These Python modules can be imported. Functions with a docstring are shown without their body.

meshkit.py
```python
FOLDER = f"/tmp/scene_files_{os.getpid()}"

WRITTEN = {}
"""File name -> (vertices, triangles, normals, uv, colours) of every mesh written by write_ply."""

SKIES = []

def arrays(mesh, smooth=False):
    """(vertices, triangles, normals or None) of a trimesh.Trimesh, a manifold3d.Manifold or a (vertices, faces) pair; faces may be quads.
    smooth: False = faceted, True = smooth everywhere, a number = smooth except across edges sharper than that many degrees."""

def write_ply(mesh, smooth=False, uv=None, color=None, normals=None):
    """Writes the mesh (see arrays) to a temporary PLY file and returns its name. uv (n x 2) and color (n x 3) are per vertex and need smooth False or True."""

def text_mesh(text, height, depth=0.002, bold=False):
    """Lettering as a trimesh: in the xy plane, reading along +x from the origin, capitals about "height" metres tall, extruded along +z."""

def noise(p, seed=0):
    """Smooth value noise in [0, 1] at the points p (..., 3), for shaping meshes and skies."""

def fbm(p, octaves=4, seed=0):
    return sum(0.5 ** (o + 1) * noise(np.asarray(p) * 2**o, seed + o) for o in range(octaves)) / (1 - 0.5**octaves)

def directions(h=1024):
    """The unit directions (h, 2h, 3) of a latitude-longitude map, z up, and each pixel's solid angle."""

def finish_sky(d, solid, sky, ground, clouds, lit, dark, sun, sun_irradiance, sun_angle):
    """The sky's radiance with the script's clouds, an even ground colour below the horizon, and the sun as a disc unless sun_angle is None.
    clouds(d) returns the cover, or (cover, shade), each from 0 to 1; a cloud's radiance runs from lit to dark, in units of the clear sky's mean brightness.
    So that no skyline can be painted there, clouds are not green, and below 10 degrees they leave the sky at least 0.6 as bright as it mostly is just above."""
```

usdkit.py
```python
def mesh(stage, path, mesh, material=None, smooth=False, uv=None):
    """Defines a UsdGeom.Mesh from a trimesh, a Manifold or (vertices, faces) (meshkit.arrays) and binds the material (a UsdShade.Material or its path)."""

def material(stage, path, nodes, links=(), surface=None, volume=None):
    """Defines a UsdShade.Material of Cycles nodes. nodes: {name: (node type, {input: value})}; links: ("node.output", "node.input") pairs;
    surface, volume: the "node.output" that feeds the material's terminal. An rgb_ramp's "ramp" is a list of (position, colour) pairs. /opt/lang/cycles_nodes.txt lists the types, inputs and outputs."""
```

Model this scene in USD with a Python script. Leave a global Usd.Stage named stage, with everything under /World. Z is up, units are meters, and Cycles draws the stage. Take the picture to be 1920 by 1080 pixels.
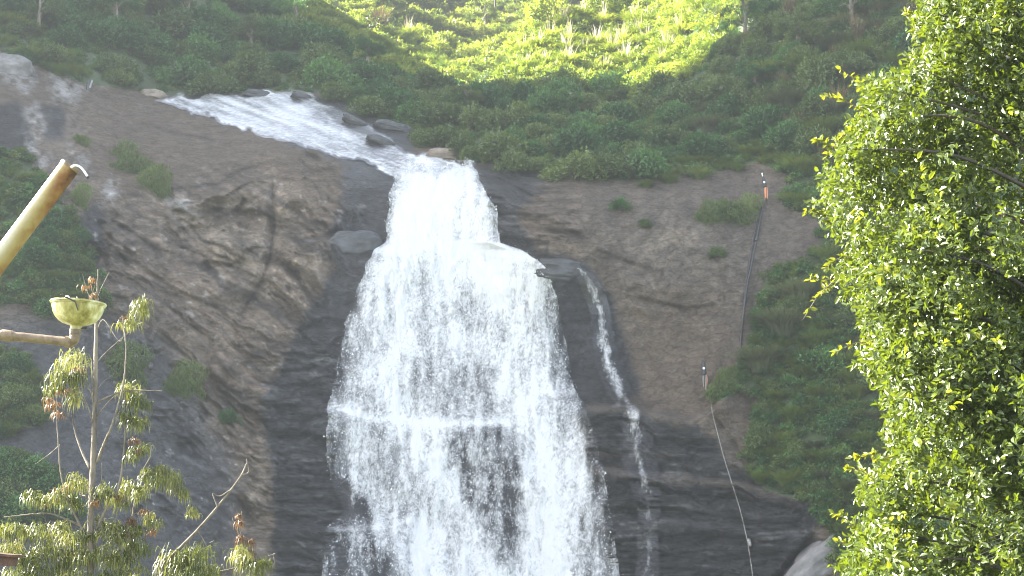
import math, random
import numpy as np, trimesh, usdkit, meshkit
from scipy.interpolate import RBFInterpolator
from scipy.ndimage import gaussian_filter, map_coordinates
from PIL import Image, ImageDraw
from pxr import Usd, UsdGeom, UsdLux, UsdShade, Gf, Sdf, Vt

stage = Usd.Stage.CreateInMemory()
UsdGeom.Xform.Define(stage, '/World')
UsdGeom.Scope.Define(stage, '/World/Looks')

# ------------------------------------------------------------------ camera, sky, sun, exposure
EYE = np.array([0.0, 0.0, 10.0])
PITCH = math.radians(10.0)
FOCAL = 2954.0                      # focal length in pixels of the 1920 wide photograph
cam = UsdGeom.Camera.Define(stage, '/World/camera')
cam.AddTranslateOp().Set(Gf.Vec3d(*EYE))
cam.AddRotateXOp().Set(90.0 + math.degrees(PITCH))
cam.CreateHorizontalApertureAttr(36.0)
cam.CreateFocalLengthAttr(36.0 * FOCAL / 1920.0)
cam.CreateExposureAttr(3.3)

SUN_DIR = np.array([-0.95, 0.31, 0.0])
SUN_EL = math.radians(34.6)
SUN_DIR = SUN_DIR / np.linalg.norm(SUN_DIR) * math.cos(SUN_EL) + np.array([0, 0, math.sin(SUN_EL)])
sky = UsdLux.DomeLight.Define(stage, '/World/sky')
sky_look = usdkit.material(stage, '/World/Looks/sky_look', {
    's': ('sky_texture', {'sky_type': 'single_scattering', 'sun_disc': False, 'sun_elevation': SUN_EL,
                          'sun_rotation': math.atan2(SUN_DIR[0], SUN_DIR[1]), 'aerosol_density': 2.0, 'air_density': 1.0, 'ozone_density': 1.0}),
    'h': ('hsv', {'saturation': 0.6}),
    'b': ('background_shader', {'strength': 0.066})},
    [('s.color', 'h.color'), ('h.color', 'b.color')], surface='b.background')
UsdShade.MaterialBindingAPI.Apply(sky.GetPrim()).Bind(sky_look)
sun = UsdLux.DistantLight.Define(stage, '/World/sun')
sun.CreateIntensityAttr(1.25)
sun.CreateAngleAttr(0.5)
sun.CreateColorAttr(Gf.Vec3f(1.0, 0.95, 0.86))
sun.GetPrim().CreateAttribute('inputs:normalize', Sdf.ValueTypeNames.Bool).Set(True)
_z = Gf.Rotation(Gf.Vec3d(0, 0, 1), Gf.Vec3d(*SUN_DIR))
sun.AddTransformOp().Set(Gf.Matrix4d().SetRotate(_z))
HAZE_DENSITY = 0.00020

# ------------------------------------------------------------------ small helpers
rng = np.random.default_rng(7)
random.seed(7)
_used = {}


def numbered(path):
    n = _used.get(path, 0)
    _used[path] = n + 1
    return path if n == 0 else f'{path}_{n:03d}'


def tag(prim, label=None, category=None, group=None, kind=None):
    for k, v in (('label', label), ('category', category), ('group', group), ('kind', kind)):
        if v:
            prim.SetCustomDataByKey(k, v)
    return prim


def thing(name, label, category, loc=(0, 0, 0), rotz=0.0, scale=1.0, group=None, kind=None):
    x = UsdGeom.Xform.Define(stage, numbered('/World/' + name))
    x.AddTranslateOp().Set(Gf.Vec3d(*map(float, loc)))
    if rotz:
        x.AddRotateZOp().Set(float(math.degrees(rotz)))
    if scale is not 1.0:
        x.AddScaleOp().Set(Gf.Vec3f(*map(float, np.broadcast_to(scale, 3))))
    return tag(x.GetPrim(), label, category, group, kind)


def obj(name, mesh, mat, parent=None, smooth=False):
    base = str(parent.GetPath()) if parent is not None else '/World'
    return usdkit.mesh(stage, numbered(base + '/' + name), mesh, mat, smooth=smooth).GetPrim()


def primvar(prim, name, data):
    data = np.asarray(data, np.float32)
    api = UsdGeom.PrimvarsAPI(prim)
    if data.ndim == 2:
        api.CreatePrimvar(name, Sdf.ValueTypeNames.Color3fArray, 'vertex').Set(Vt.Vec3fArray.FromNumpy(data))
    else:
        api.CreatePrimvar(name, Sdf.ValueTypeNames.FloatArray, 'vertex').Set(Vt.FloatArray.FromNumpy(data))


def at(u, v, y):
    """The point at forward distance y on the sight line of photograph pixel (u, v)."""
    a, b = (np.asarray(u, float) - 960) / FOCAL, (540 - np.asarray(v, float)) / FOCAL
    dy, dz = math.cos(PITCH) - b * math.sin(PITCH), math.sin(PITCH) + b * math.cos(PITCH)
    y = np.asarray(y, float)
    return np.stack(np.broadcast_arrays(a / dy * y, y, EYE[2] + dz / dy * y), -1)


def unit(a):
    return a / np.maximum(np.linalg.norm(a, axis=-1, keepdims=True), 1e-9)


def smoothstep(a, b, x):
    t = np.clip((x - a) / (b - a), 0, 1)
    return t * t * (3 - 2 * t)


def tube(points, radii, sides=8, cap=True, close_noise=0.0):
    p = np.asarray(points, float)
    r = np.broadcast_to(np.asarray(radii, float), (len(p),))
    t = unit(np.gradient(p, axis=0))
    ref = np.array([0.31, 0.2, 0.93]) if abs(t[:, 2]).mean() < 0.7 else np.array([0.9, 0.3, 0.1])
    a = unit(np.cross(t, ref))
    b = np.cross(t, a)
    ang = np.arange(sides) * 2 * np.pi / sides
    vv = p[:, None] + r[:, None, None] * (np.cos(ang)[None, :, None] * a[:, None] + np.sin(ang)[None, :, None] * b[:, None])
    i, j = np.meshgrid(np.arange(len(p) - 1), np.arange(sides), indexing='ij')
    q = np.stack([i * sides + j, i * sides + (j + 1) % sides, (i + 1) * sides + (j + 1) % sides, (i + 1) * sides + j], -1).reshape(-1, 4)
    f = np.vstack([q[:, [0, 2, 1]], q[:, [0, 3, 2]]])
    v = vv.reshape(-1, 3)
    if cap:
        n = len(v)
        v = np.vstack([v, p[:1], p[-1:]])
        k = np.arange(sides)
        l0 = (len(p) - 1) * sides
        f = np.vstack([f, np.stack([np.full(sides, n), k, (k + 1) % sides], 1), np.stack([np.full(sides, n + 1), l0 + (k + 1) % sides, l0 + k], 1)])
    return v, f


def join(parts):
    vs, fs, n = [], [], 0
    for v, f in parts:
        vs.append(v)
        fs.append(np.asarray(f) + n)
        n += len(v)
    return np.vstack(vs), np.vstack(fs)


def curve(pts, n=16):
    """A smooth polyline through the given points (Catmull-Rom)."""
    p = np.asarray(pts, float)
    p = np.vstack([2 * p[0] - p[1], p, 2 * p[-1] - p[-2]])
    out = []
    for k in range(1, len(p) - 2):
        t = np.linspace(0, 1, n, endpoint=False)[:, None]
        a, b, c, d = p[k - 1], p[k], p[k + 1], p[k + 2]
        out.append(0.5 * (2 * b + (c - a) * t + (2 * a - 5 * b + 4 * c - d) * t**2 + (3 * b - a - 3 * c + d) * t**3))
    return np.vstack(out + [p[-2:-1]])


def leaves(pos, axis, normal, length, width, fold=0.25, four=False):
    """Leaf blades: each a folded lens from its base pos along axis."""
    n = len(pos)
    axis = unit(axis)
    side = unit(np.cross(normal, axis))
    nor = np.cross(axis, side)
    L, W = np.broadcast_to(length, (n,))[:, None], np.broadcast_to(width, (n,))[:, None]
    if four:
        v = np.stack([pos, pos + axis * L * .35 + side * W * .5 + nor * W * fold, pos + axis * L * .72 + side * W * .38 + nor * W * fold * .6, pos + axis * L - nor * L * .1,
                      pos + axis * L * .72 - side * W * .38 + nor * W * fold * .6, pos + axis * L * .35 - side * W * .5 + nor * W * fold], 1)
        base = np.arange(n)[:, None, None] * 6
        f = base + np.array([[0, 2, 1], [0, 3, 2], [0, 4, 3], [0, 5, 4]])[None]
    else:
        v = np.stack([pos, pos + axis * L * .5 + side * W * .5 + nor * W * fold, pos + axis * L, pos + axis * L * .5 - side * W * .5 + nor * W * fold], 1)
        base = np.arange(n)[:, None, None] * 4
        f = base + np.array([[0, 2, 1], [0, 3, 2]])[None]
    return v.reshape(-1, 3), f.reshape(-1, 3)


def rand_dirs(n, r=rng):
    return unit(r.normal(size=(n, 3)))


MSTEP, MU0, MV0, MU1, MV1 = 3, -260, -260, 2180, 1340


def mask(polys, blur=6.0):
    """A soft mask over photograph pixels of one or more polygons."""
    im = Image.new('L', ((MU1 - MU0) // MSTEP, (MV1 - MV0) // MSTEP))
    d = ImageDraw.Draw(im)
    for p in polys:
        d.polygon([((a - MU0) / MSTEP, (b - MV0) / MSTEP) for a, b in p], fill=255)
    return gaussian_filter(np.asarray(im, np.float32) / 255.0, blur / MSTEP)


def strokes(lines, blur=4.0):
    im = Image.new('L', ((MU1 - MU0) // MSTEP, (MV1 - MV0) // MSTEP))
    d = ImageDraw.Draw(im)
    for p, w in lines:
        d.line([((a - MU0) / MSTEP, (b - MV0) / MSTEP) for a, b in p], fill=255, width=max(1, int(round(w / MSTEP))), joint='curve')
    return gaussian_filter(np.asarray(im, np.float32) / 255.0, blur / MSTEP)


def look(m, u, v):
    return map_coordinates(m, [(np.asarray(v) - MV0) / MSTEP, (np.asarray(u) - MU0) / MSTEP], order=1, mode='nearest')


def warp(u, v, amp=10.0, scale=40.0, seed=3):
    p = np.stack([u / scale, v / scale, np.zeros_like(u)], -1)
    return u + amp * (meshkit.fbm(p, 4, seed) * 2 - 1), v + amp * (meshkit.fbm(p + 17, 4, seed + 9) * 2 - 1)


# ------------------------------------------------------------------ materials
def leaf_look(name, dark, light, trans, rough=0.45, patch=0.25, spec=0.5, tmix=0.35, sub=None):
    nodes = {
        'g': ('geometry', {}), 'o': ('object_info', {}),
        'n': ('noise_texture', {'scale': patch, 'detail': 4.0, 'roughness': 0.65}),
        'a': ('math', {'math_type': 'multiply_add', 'value2': 0.6, 'value3': -0.30}),
        'i': ('math', {'math_type': 'multiply_add', 'value2': 0.5, 'value3': -0.25}),
        's': ('math', {'math_type': 'add'}), 's2': ('math', {'math_type': 'add'}),
        'm': ('rgb_ramp', {'ramp': [(0.12, dark), (0.45, tuple(0.6 * a + 0.4 * b for a, b in zip(dark, light))), (0.72, light)] + ([(0.9, sub)] if sub else [])}),
        'p': ('principled_bsdf', {'roughness': rough, 'specular_ior_level': spec}),
        't': ('translucent_bsdf', {}),
        'tc': ('mix_color', {'blend_type': 'multiply', 'fac': 1.0, 'b': trans}),
        'x': ('mix_closure', {'fac': tmix})}
    links = [('g.position', 'n.vector'), ('o.random', 'a.value1'), ('g.random_per_island', 'i.value1'), ('n.fac', 's.value1'), ('a.result', 's.value2'),
             ('s.result', 's2.value1'), ('i.result', 's2.value2'), ('s2.result', 'm.fac'), ('m.color', 'p.base_color'), ('m.color', 'tc.a'), ('tc.result', 't.color'),
             ('p.BSDF', 'x.closure1'), ('t.BSDF', 'x.closure2')]
    links = [(a.replace('.result', '.value') if a.split('.')[0] in ('a', 'i', 's', 's2') else a, b) for a, b in links]
    return usdkit.material(stage, '/World/Looks/' + name, nodes, links, surface='x.closure')


def plain_look(name, c1, c2, scale=6.0, rough=0.6, metallic=0.0, bump=0.0, stretch=(1, 1, 1), spec=0.5):
    nodes = {'t': ('texture_coordinate', {}), 'mp': ('mapping', {'scale': stretch}), 'n': ('noise_texture', {'scale': scale, 'detail': 6.0, 'roughness': 0.65}),
             'm': ('rgb_ramp', {'ramp': [(0.32, c1), (0.68, c2)]}), 'p': ('principled_bsdf', {'roughness': rough, 'metallic': metallic, 'specular_ior_level': spec})}
    links = [('t.object', 'mp.vector'), ('mp.vector', 'n.vector'), ('n.fac', 'm.fac'), ('m.color', 'p.base_color')]
    if bump:
        nodes['b'] = ('bump', {'strength': bump, 'distance': 0.05})
        links += [('n.fac', 'b.height'), ('b.normal', 'p.normal')]
    return usdkit.material(stage, '/World/Looks/' + name, nodes, links, surface='p.BSDF')


L_rock = usdkit.material(stage, '/World/Looks/rock_look', {
    'c': ('attribute', {'attribute': 'rock_colour'}), 'w': ('attribute', {'attribute': 'wetness'}),
    'g': ('geometry', {}),
    'mp': ('mapping', {'scale': (0.9, 0.9, 1.35), 'rotation': (0.0, 0.28, 0.0)}),
    'n1': ('noise_texture', {'scale': 1.1, 'detail': 9.0, 'roughness': 0.68, 'distortion': 0.6}),
    'n2': ('noise_texture', {'scale': 5.0, 'detail': 8.0, 'roughness': 0.75}),
    'r1': ('map_range', {'from_min': 0.3, 'from_max': 0.7, 'to_min': 0.66, 'to_max': 1.36}),
    'r2': ('map_range', {'from_min': 0.3, 'from_max': 0.7, 'to_min': 0.66, 'to_max': 1.36}),
    'mu': ('vector_math', {'math_type': 'scale'}), 'mu2': ('vector_math', {'math_type': 'scale'}),
    'ro': ('map_range', {'from_min': 0.0, 'from_max': 1.0, 'to_min': 0.85, 'to_max': 0.42}),
    'vo': ('voronoi_texture', {'feature': 'distance_to_edge', 'scale': 1.1, 'randomness': 1.0}), 'vd': ('vector_math', {'math_type': 'add'}), 'vs': ('vector_math', {'math_type': 'scale', 'scale': 0.9}), 'vr': ('map_range', {'from_min': 0.0, 'from_max': 0.05, 'to_min': -0.35, 'to_max': 0.0, 'clamp': True}), 'av': ('math', {'math_type': 'add'}),
    'ad': ('math', {'math_type': 'multiply_add', 'value2': 0.7}),
    'b': ('bump', {'strength': 1.0, 'distance': 0.6}),
    'p': ('principled_bsdf', {'specular_ior_level': 0.4})},
    [('g.position', 'mp.vector'), ('mp.vector', 'n1.vector'), ('mp.vector', 'n2.vector'), ('n1.fac', 'r1.value'), ('n2.fac', 'r2.value'),
     ('c.color', 'mu.vector1'), ('r1.result', 'mu.scale'), ('mu.vector', 'mu2.vector1'), ('r2.result', 'mu2.scale'), ('mu2.vector', 'p.base_color'),
     ('w.fac', 'ro.value'), ('ro.result', 'p.roughness'), ('n2.fac', 'ad.value1'), ('n1.fac', 'ad.value3'), ('mp.vector', 'vd.vector1'), ('n1.color', 'vs.vector1'), ('vs.vector', 'vd.vector2'), ('vd.vector', 'vo.vector'), ('vo.distance', 'vr.value'), ('vr.result', 'av.value1'), ('ad.value', 'av.value2'), ('av.value', 'b.height'), ('b.normal', 'p.normal')], surface='p.BSDF')

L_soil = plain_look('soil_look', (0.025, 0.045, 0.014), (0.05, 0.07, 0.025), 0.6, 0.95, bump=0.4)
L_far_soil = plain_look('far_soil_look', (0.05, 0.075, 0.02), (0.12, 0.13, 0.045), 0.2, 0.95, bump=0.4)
L_ground = plain_look('ground_look', (0.04, 0.06, 0.02), (0.10, 0.10, 0.045), 0.3, 0.95, bump=0.3)
L_boulder_dark = plain_look('dark_boulder_look', (0.022, 0.024, 0.026), (0.055, 0.055, 0.055), 1.2, 0.6, bump=0.7)
L_boulder_brown = plain_look('brown_boulder_look', (0.13, 0.105, 0.08), (0.24, 0.195, 0.15), 1.2, 0.8, bump=0.7)
L_boulder_grey = plain_look('grey_boulder_look', (0.07, 0.066, 0.062), (0.20, 0.19, 0.185), 1.0, 0.8, bump=0.7)
L_boulder_pale = plain_look('pale_boulder_look', (0.13, 0.13, 0.125), (0.30, 0.29, 0.28), 1.0, 0.8, bump=0.7)
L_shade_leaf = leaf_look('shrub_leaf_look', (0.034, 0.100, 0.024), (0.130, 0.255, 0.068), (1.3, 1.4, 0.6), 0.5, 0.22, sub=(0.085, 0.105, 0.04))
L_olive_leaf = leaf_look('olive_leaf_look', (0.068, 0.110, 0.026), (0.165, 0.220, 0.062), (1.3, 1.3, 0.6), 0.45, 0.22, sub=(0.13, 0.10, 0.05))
L_grass_blade = leaf_look('grass_blade_look', (0.085, 0.135, 0.030), (0.19, 0.245, 0.070), (1.4, 1.4, 0.6), 0.5, 0.3, sub=(0.20, 0.17, 0.08))
L_reed_blade = leaf_look('reed_blade_look', (0.085, 0.110, 0.055), (0.23, 0.255, 0.15), (1.1, 1.1, 0.7), 0.5, 0.3, sub=(0.24, 0.22, 0.14))
L_dry_grass = leaf_look('dry_grass_look', (0.12, 0.085, 0.045), (0.24, 0.18, 0.10), (1.1, 1.0, 0.7), 0.6, 0.3)
L_plume = leaf_look('plume_look', (0.40, 0.35, 0.27), (0.65, 0.58, 0.48), (1.0, 0.95, 0.85), 0.7, 0.3)
L_lit_leaf = leaf_look('sunlit_leaf_look', (0.13, 0.18, 0.020), (0.27, 0.31, 0.065), (2.0, 1.9, 0.7), 0.45, 0.22, sub=(0.17, 0.17, 0.05))  # leaf colour raised to paint in the sunlight on valley and spur
L_tree_leaf = leaf_look('tree_leaf_look', (0.062, 0.096, 0.010), (0.26, 0.295, 0.034), (2.3, 1.9, 0.5), 0.38, 1.6, spec=1.0, tmix=0.36, sub=(0.15, 0.16, 0.02))
L_needle = leaf_look('needle_look', (0.080, 0.098, 0.030), (0.24, 0.25, 0.105), (1.3, 1.2, 0.5), 0.5, 2.5, tmix=0.3, sub=(0.20, 0.17, 0.06))
L_dry_needle = leaf_look('dry_needle_look', (0.11, 0.065, 0.035), (0.24, 0.155, 0.085), (1.2, 1.0, 0.6), 0.6, 2.5, tmix=0.3)
L_bark = plain_look('bark_look', (0.07, 0.058, 0.045), (0.22, 0.185, 0.14), 14, 0.85, bump=0.5, stretch=(1, 1, 0.25))
L_dark_bark = plain_look('dark_bark_look', (0.035, 0.03, 0.025), (0.09, 0.075, 0.06), 14, 0.9, bump=0.5, stretch=(1, 1, 0.25))
L_hose = plain_look('hose_look', (0.015, 0.015, 0.016), (0.03, 0.03, 0.03), 5, 0.5)
L_rope = plain_look('rope_look', (0.20, 0.19, 0.17), (0.33, 0.31, 0.28), 5, 0.8)
L_orange = plain_look('orange_paint_look', (0.42, 0.14, 0.06), (0.60, 0.27, 0.14), 8, 0.6)
L_white_paint = plain_look('white_paint_look', (0.70, 0.70, 0.68), (0.82, 0.82, 0.80), 8, 0.4)
L_pole = usdkit.material(stage, '/World/Looks/pole_look', {
    't': ('texture_coordinate', {}), 'n': ('noise_texture', {'scale': 22.0, 'detail': 8.0, 'roughness': 0.7}), 'k': ('noise_texture', {'scale': 4.0, 'detail': 4.0}),
    'w': ('attribute', {'attribute': 'rust'}), 's': ('math', {'math_type': 'add'}), 's2': ('math', {'math_type': 'multiply_add', 'value2': 0.35}),
    'm': ('rgb_ramp', {'ramp': [(0.58, (0.31, 0.28, 0.18)), (0.78, (0.25, 0.19, 0.07)), (0.92, (0.17, 0.075, 0.02)), (1.0, (0.06, 0.028, 0.012))]}),
    'ro': ('map_range', {'from_min': 0.55, 'from_max': 1.0, 'to_min': 0.22, 'to_max': 0.7}),
    'b': ('bump', {'strength': 0.15, 'distance': 0.004}), 'p': ('principled_bsdf', {'specular_ior_level': 0.8, 'metallic': 0.45})},
    [('t.object', 'n.vector'), ('t.object', 'k.vector'), ('n.fac', 's2.value1'), ('w.fac', 's2.value3'), ('s2.value', 's.value1'), ('k.fac', 's.value2'), ('s.value', 'm.fac'),
     ('m.color', 'p.base_color'), ('s.value', 'ro.value'), ('ro.result', 'p.roughness'), ('n.fac', 'b.height'), ('b.normal', 'p.normal')], surface='p.BSDF')
L_bowl = usdkit.material(stage, '/World/Looks/bowl_look', {
    't': ('texture_coordinate', {}), 'mp': ('mapping', {'scale': (1, 1, 0.45)}), 'n': ('noise_texture', {'scale': 17.0, 'detail': 7.0, 'roughness': 0.65}),
    'm': ('rgb_ramp', {'ramp': [(0.34, (0.12, 0.10, 0.025)), (0.48, (0.29, 0.265, 0.095)), (0.62, (0.52, 0.51, 0.34))]}),
    'p': ('principled_bsdf', {'roughness': 0.32})},
    [('t.object', 'mp.vector'), ('mp.vector', 'n.vector'), ('n.fac', 'm.fac'), ('m.color', 'p.base_color')], surface='p.BSDF')
L_brown_metal = plain_look('brown_metal_look', (0.09, 0.06, 0.035), (0.19, 0.14, 0.08), 30, 0.45, bump=0.2)
L_beam = plain_look('beam_look', (0.035, 0.014, 0.008), (0.075, 0.03, 0.016), 18, 0.7, bump=0.3)


def foam_look(name, sx, sz, scale, white=0.74, rot=0.0):
    nodes = {
        'g': ('geometry', {}), 'd': ('attribute', {'attribute': 'foam'}),
        'mp': ('mapping', {'scale': (sx, sx, sz), 'rotation': (0.0, rot, 0.0)}),
        'n': ('noise_texture', {'scale': scale, 'detail': 7.0, 'roughness': 0.72, 'distortion': 0.9}),
        'q': ('noise_texture', {'scale': scale * 0.16, 'detail': 3.0, 'roughness': 0.6, 'distortion': 0.6}),
        'qa': ('math', {'math_type': 'multiply_add', 'value2': 0.5, 'value3': -0.25}),
        'a': ('math', {'math_type': 'add'}), 'a2': ('math', {'math_type': 'add'}),
        'fmp': ('mapping', {'scale': (1.0, 1.0, 0.62)}), 'f': ('noise_texture', {'scale': scale * 2.6, 'detail': 4.0, 'roughness': 0.75, 'distortion': 0.5}), 'fa': ('math', {'math_type': 'multiply_add', 'value2': 0.85, 'value3': -0.425}), 'a3': ('math', {'math_type': 'add'}),
        'r': ('map_range', {'from_min': 0.82, 'from_max': 1.30, 'to_min': 0.0, 'to_max': 1.0, 'clamp': True}),
        'p': ('principled_bsdf', {'base_color': (white, white, white), 'roughness': 0.5, 'subsurface_weight': 0.0}),
        'tl': ('translucent_bsdf', {'color': (white, white, white)}), 'x': ('mix_closure', {'fac': 0.25}),
        'b': ('bump', {'strength': 0.6, 'distance': 0.2}),
        'film': ('glossy_bsdf', {'roughness': 0.25, 'color': (0.9, 0.9, 0.9)}), 'fr': ('fresnel', {'IOR': 1.33}), 'tr': ('transparent_bsdf', {}), 'wet': ('mix_closure', {}),
        've': ('map_range', {'from_min': 0.30, 'from_max': 0.95, 'to_min': 0.0, 'to_max': 0.60, 'clamp': True}), 'mx': ('math', {'math_type': 'maximum'}),
        'o': ('mix_closure', {})}
    links = [('g.position', 'mp.vector'), ('mp.vector', 'n.vector'), ('mp.vector', 'q.vector'), ('q.fac', 'qa.value1'), ('n.fac', 'a.value1'), ('d.fac', 'a.value2'),
             ('a.value', 'a2.value1'), ('qa.value', 'a2.value2'), ('mp.vector', 'fmp.vector'), ('fmp.vector', 'f.vector'), ('f.fac', 'fa.value1'), ('a2.value', 'a3.value1'), ('fa.value', 'a3.value2'), ('a3.value', 'r.value'),
             ('n.fac', 'b.height'), ('b.normal', 'p.normal'), ('p.BSDF', 'x.closure1'), ('tl.BSDF', 'x.closure2'),
             ('fr.fac', 'wet.fac'), ('tr.BSDF', 'wet.closure1'), ('film.BSDF', 'wet.closure2'),
             ('d.fac', 've.value'), ('r.result', 'mx.value1'), ('ve.result', 'mx.value2'), ('mx.value', 'o.fac'), ('wet.closure', 'o.closure1'), ('x.closure', 'o.closure2')]
    return usdkit.material(stage, '/World/Looks/' + name, nodes, links, surface='o.closure')


L_foam = foam_look('falling_water_look', 1.0, 0.55, 3.2)
L_stream = foam_look('stream_water_look', 0.6, 1.3, 2.6, rot=-0.5)
L_spray = usdkit.material(stage, '/World/Looks/spray_look', {'p': ('principled_bsdf', {'base_color': (0.75, 0.77, 0.8), 'roughness': 0.4})}, [], surface='p.BSDF')

# ------------------------------------------------------------------ terrain: one surface, cliff and hillsides cut from it
NEAR = [  # (u, v, forward distance in metres)
    (-2000, 1500, 55), (-2000, 700, 62), (-2000, 0, 75), (-2000, -600, 90), (-2000, -1150, 100),
    (-1200, 1500, 70), (-1200, 700, 80), (-1200, 100, 95), (-1200, -500, 118), (-1200, -1150, 134),
    (-600, 1500, 74), (-600, 900, 82), (-600, 400, 92), (-600, 100, 104), (-600, -400, 132), (-600, -1150, 158), (-600, -1550, 161),
    (-200, -1400, 160), (-200, -1000, 158), (-200, -500, 150), (-200, 0, 126), (-200, 300, 102), (-200, 800, 84), (-200, 1300, 75),
    (0, -700, 152), (100, 0, 134), (100, -300, 150), (300, 0, 148), (300, -250, 157), (520, 0, 161), (600, -150, 172), (560, -20, 164),
    (0, 90, 121), (200, 160, 122), (300, 178, 126), (480, 176, 128), (600, 178, 125), (500, 100, 142), (750, 110, 146), (850, 140, 146), (700, 60, 156),
    (0, 200, 104), (0, 400, 95), (0, 600, 89), (0, 800, 83), (0, 1080, 76), (0, 1500, 68),
    (150, 300, 104), (300, 230, 114), (300, 400, 101), (300, 550, 96), (300, 700, 92), (300, 1000, 84), (300, 1400, 74),
    (500, 235, 115), (500, 300, 107.5), (500, 420, 102), (500, 550, 98), (500, 700, 95), (500, 1000, 89.5), (500, 1400, 80),
    (640, 240, 115), (700, 300, 107), (740, 330, 104.5), (740, 400, 102.5), (740, 600, 97.5), (740, 780, 94), (740, 1080, 89), (740, 1400, 82),
    (760, 240, 116), (850, 280, 110), (820, 320, 105), (900, 330, 104), (900, 460, 100.5), (900, 600, 97.5), (900, 780, 94), (900, 1080, 89), (900, 1400, 82),
    (960, 315, 104.5), (960, 230, 119), (960, 145, 143), (1080, 330, 103), (1100, 600, 97), (1100, 780, 93), (1100, 1080, 88), (1100, 1400, 81),
    (1160, 160, 141), (1160, 250, 116), (1160, 335, 103), (1300, 350, 101.5), (1300, 600, 96), (1270, 740, 93.5), (1300, 820, 91), (1300, 1080, 86), (1300, 1400, 79),
    (1000, 80, 150), (1150, 60, 152), (1250, 20, 149), (1330, 0, 140), (1400, 0, 132), (1500, 0, 124), (1600, 0, 120), (1700, 0, 116),
    (1330, 130, 127), (1400, 220, 114), (1500, 150, 113), (1500, 320, 102), (1650, 200, 107), (1650, 400, 97),
    (1450, 400, 99.5), (1480, 600, 93), (1480, 750, 89), (1480, 900, 86), (1550, 1050, 81), (1650, 700, 88), (1650, 1000, 79), (1550, 1400, 73),
    (1200, -200, 165), (1500, -200, 140), (1500, -600, 165), (1900, -300, 125), (1200, -600, 190), (1900, -800, 150), (1000, -150, 165), (900, -400, 190),
    (2000, 0, 108), (2000, 400, 92), (2000, 900, 75), (2000, 1500, 63), (2800, 0, 85), (2800, 800, 68), (2800, 1500, 56), (2800, -800, 120)]
FAR = [(560, 0, 195), (560, -400, 290), (700, 20, 192), (800, 60, 200), (850, 120, 182), (930, 145, 176), (900, 100, 190), (900, 50, 213), (900, 0, 245), (1000, 30, 225),
       (1100, 0, 245), (1200, 0, 245), (1000, -100, 290), (900, -400, 380), (700, -150, 255), (1300, -400, 380), (1340, -100, 290)]
near_fit = RBFInterpolator(np.array([p[:2] for p in NEAR]) / 500.0, np.array([p[2] for p in NEAR]), kernel='thin_plate_spline', smoothing=0.02)
far_fit = RBFInterpolator(np.array([p[:2] for p in FAR]) / 500.0, np.array([p[2] for p in FAR]), kernel='thin_plate_spline', smoothing=0.05)
FAR_POLY = [(430, -250), (480, -30), (535, 20), (600, 74), (680, 116), (765, 144), (850, 158), (935, 172), (943, 130), (965, 82), (1010, 44), (1060, 24), (1130, 14), (1200, 2), (1260, -40), (1300, -250)]
M_far = mask([FAR_POLY], 6)

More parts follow.
